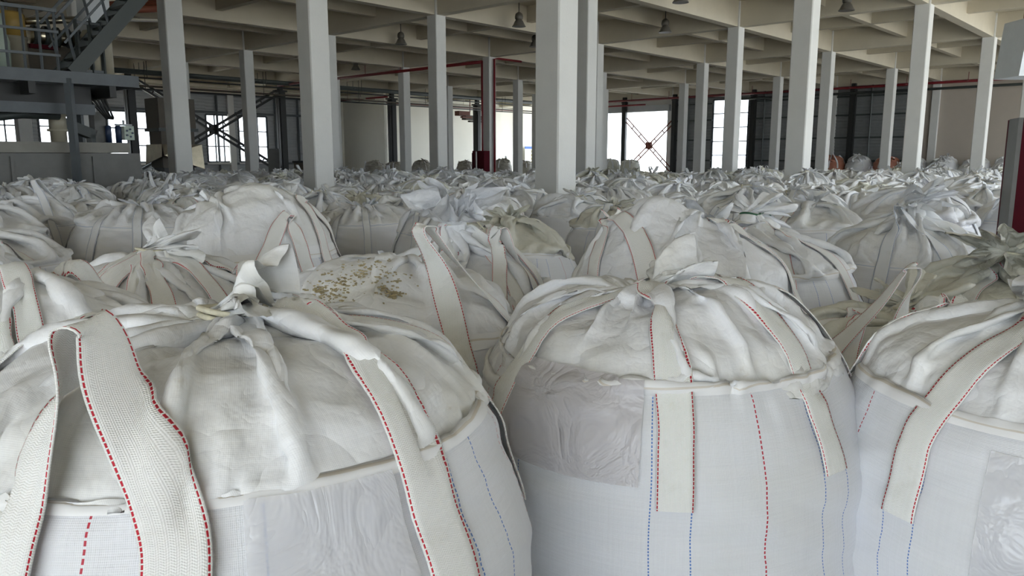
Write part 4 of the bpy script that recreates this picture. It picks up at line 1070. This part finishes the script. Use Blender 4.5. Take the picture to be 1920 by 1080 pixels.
for dm in (1.18, 1.12, 1.09, 1.06):
    for _ in range(14000):
        y = math.sqrt(rg.uniform(3.2**2, 27**2)); x = rg.uniform(-.8, .8)*y
        if ok(x, y, dm): taken.append((x, y)); pts.append((x, y))
pts.sort(key=lambda p: p[1])
LM = [(60, 'machine platform'), (225, 'small pump unit'), (345, 'leftmost column'), (440, 'cross brace'), (600, 'second widest column'), (740, 'bright cream wall'), (830, 'column beside a lamp'),
      (920, 'column with red risers'), (1045, 'widest column'), (1190, 'open doorway'), (1290, 'far slim columns'), (1380, 'tall bright window'), (1510, 'broad bright column'), (1620, 'orange bags'),
      (1735, 'tall pale column'), (1860, 'rightmost slim column'), (1990, 'red cabinet')]
rank = {}
ORD = ['first', 'second', 'third', 'fourth', 'fifth', 'sixth', 'seventh', 'eighth', 'ninth', 'tenth']
def where(x, y):
    px = 960+1442.7*x/y/.9858; l = min(LM, key=lambda q: abs(q[0]-px))[1]; rank[l] = rank.get(l, 0)+1
    return l, rank[l]-1
for n_, (x, y) in enumerate(pts[:286]):
    lm, rk = where(x, y)
    pr = [p for p in protos if (p[1] == 'red') == (y < 6.3 and x < 1.2 or rg.random() < .12)]
    root, yarn = pr[rg.randrange(len(pr))]
    sw = None
    if rg.random() < .18: sw = {'skirt|neck_ruffle': 'skirt_dirty'}
    r = dup(root, x, y, rg.uniform(0, 6.28), rg.uniform(.95, 1.06)-.0022*y, 0, (rg.uniform(-.05, .05), rg.uniform(-.05, .05)), sw)
    if rk < 10: tag(r, 'white bulk bag, %s stitching, %s from the front toward the %s' % (yarn, ORD[rk], lm), 'bulk bag', 'bulk bags filling the hall floor')
    else: tag(r, 'small white bulk bag far back in the crowded rows toward the %s' % lm, 'bulk bag', 'far bulk bags toward the %s' % lm)
# merge the farthest ones into one object
far = pts[286:]
if far:
    V_ = []; F_ = []; base = 0
    src = [p[0] for p in protos]; xs = []
    for root in src:
        vv = []; ff = []; k = 0
        for ch in root.children:
            if ch.name.split('.')[0] in ('tie', 'hem'): continue
            me = ch.data; a = np.empty(len(me.vertices)*3, np.float32); me.vertices.foreach_get('co', a); vv.append(a.reshape(-1, 3))
            f = np.empty(len(me.polygons)*4, np.int32); me.loops.foreach_get('vertex_index', f); ff.append(f.reshape(-1, 4)+k); k += len(me.vertices)
        xs.append((np.concatenate(vv), np.concatenate(ff)))
    for (x, y) in far[:220]:
        v_, f_ = xs[rg.randrange(len(xs))]; a = rg.uniform(0, 6.28); c, s_ = math.cos(a), math.sin(a)
        q = v_@np.array([[c, s_, 0], [-s_, c, 0], [0, 0, 1]])*rg.uniform(.95, 1.07)+np.array([x, y, 0]); V_.append(q); F_.append(f_+base); base += len(v_)
    V_ = np.concatenate(V_).astype(np.float32); F_ = np.concatenate(F_).astype(np.int32)
    me = bpy.data.meshes.new('distant_bulk_bags'); me.vertices.add(len(V_)); me.vertices.foreach_set('co', V_.ravel())
    me.loops.add(F_.size); me.loops.foreach_set('vertex_index', F_.ravel()); me.polygons.add(len(F_)); me.polygons.foreach_set('loop_start', np.arange(0, F_.size, 4, dtype=np.int32)); me.polygons.foreach_set('loop_total', np.full(len(F_), 4, np.int32))
    me.polygons.foreach_set('use_smooth', np.ones(len(F_), bool)); me.update(calc_edges=True)
    o = link('distant_bulk_bags', me, M['skirt']); tag(o, 'the farthest mass of white bulk bags along the horizon of the field', 'bulk bags', kind='stuff')
# bags standing by the walls
def wallbags(items, swap, lab, group, rs=3):
    rg = random.Random(rs)
    for n_, (q, s_, l_) in enumerate(items):
        root = protos[rg.randrange(8)][0]
        r = dup(root, q.x, q.y, rg.uniform(0, 6.28), s_, 0, (0, 0), swap); tag(r, l_ or '%s, %s from the left' % (lab, ORD[n_]), 'bulk bag', group)
ow = {'skirt|neck_ruffle|body|hem': 'orange_fabric'}
wallbags([(g(4.72, on_u(4.72, x)), s_, l) for x, s_, l in ((1562, 1.35, 'orange woven bulk bag by the dark wall, left one'), (1664, 1.35, 'orange woven bulk bag by the dark wall, right one'))], ow, '', 'orange bulk bags by the wall')
wallbags([(g(4.72, on_u(4.72, x)), 1.3, None) for x in (1612, 1714, 1772, 1832, 1892)], None, 'white bulk bag in the row standing against the right wall', 'white bulk bags along the right wall', 5)
wallbags([(g(4.42, on_u(4.42, x)), 1.05, None) for x in (1700, 1760, 1820, 1884)], None, 'white bulk bag just in front of the right wall row', 'white bulk bags before the right wall row', 6)
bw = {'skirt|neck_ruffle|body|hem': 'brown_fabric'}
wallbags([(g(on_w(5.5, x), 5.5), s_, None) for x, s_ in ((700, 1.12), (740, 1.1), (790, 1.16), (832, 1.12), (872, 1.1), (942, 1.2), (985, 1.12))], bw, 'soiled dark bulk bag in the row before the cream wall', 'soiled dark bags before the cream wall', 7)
wallbags([(g(4.4, on_u(4.4, x)), s_, None) for x, s_ in ((1146, 1.2), (1182, 1.2))], {'skirt|neck_ruffle|body|hem': 'skirt_dirty'}, 'soiled bulk bag beside the post in the open doorway', 'soiled bags at the open doorway', 8)
for root, _ in protos:
    for ch in list(root.children): bpy.data.objects.remove(ch)
    bpy.data.objects.remove(root)
# a bush outside the tall window
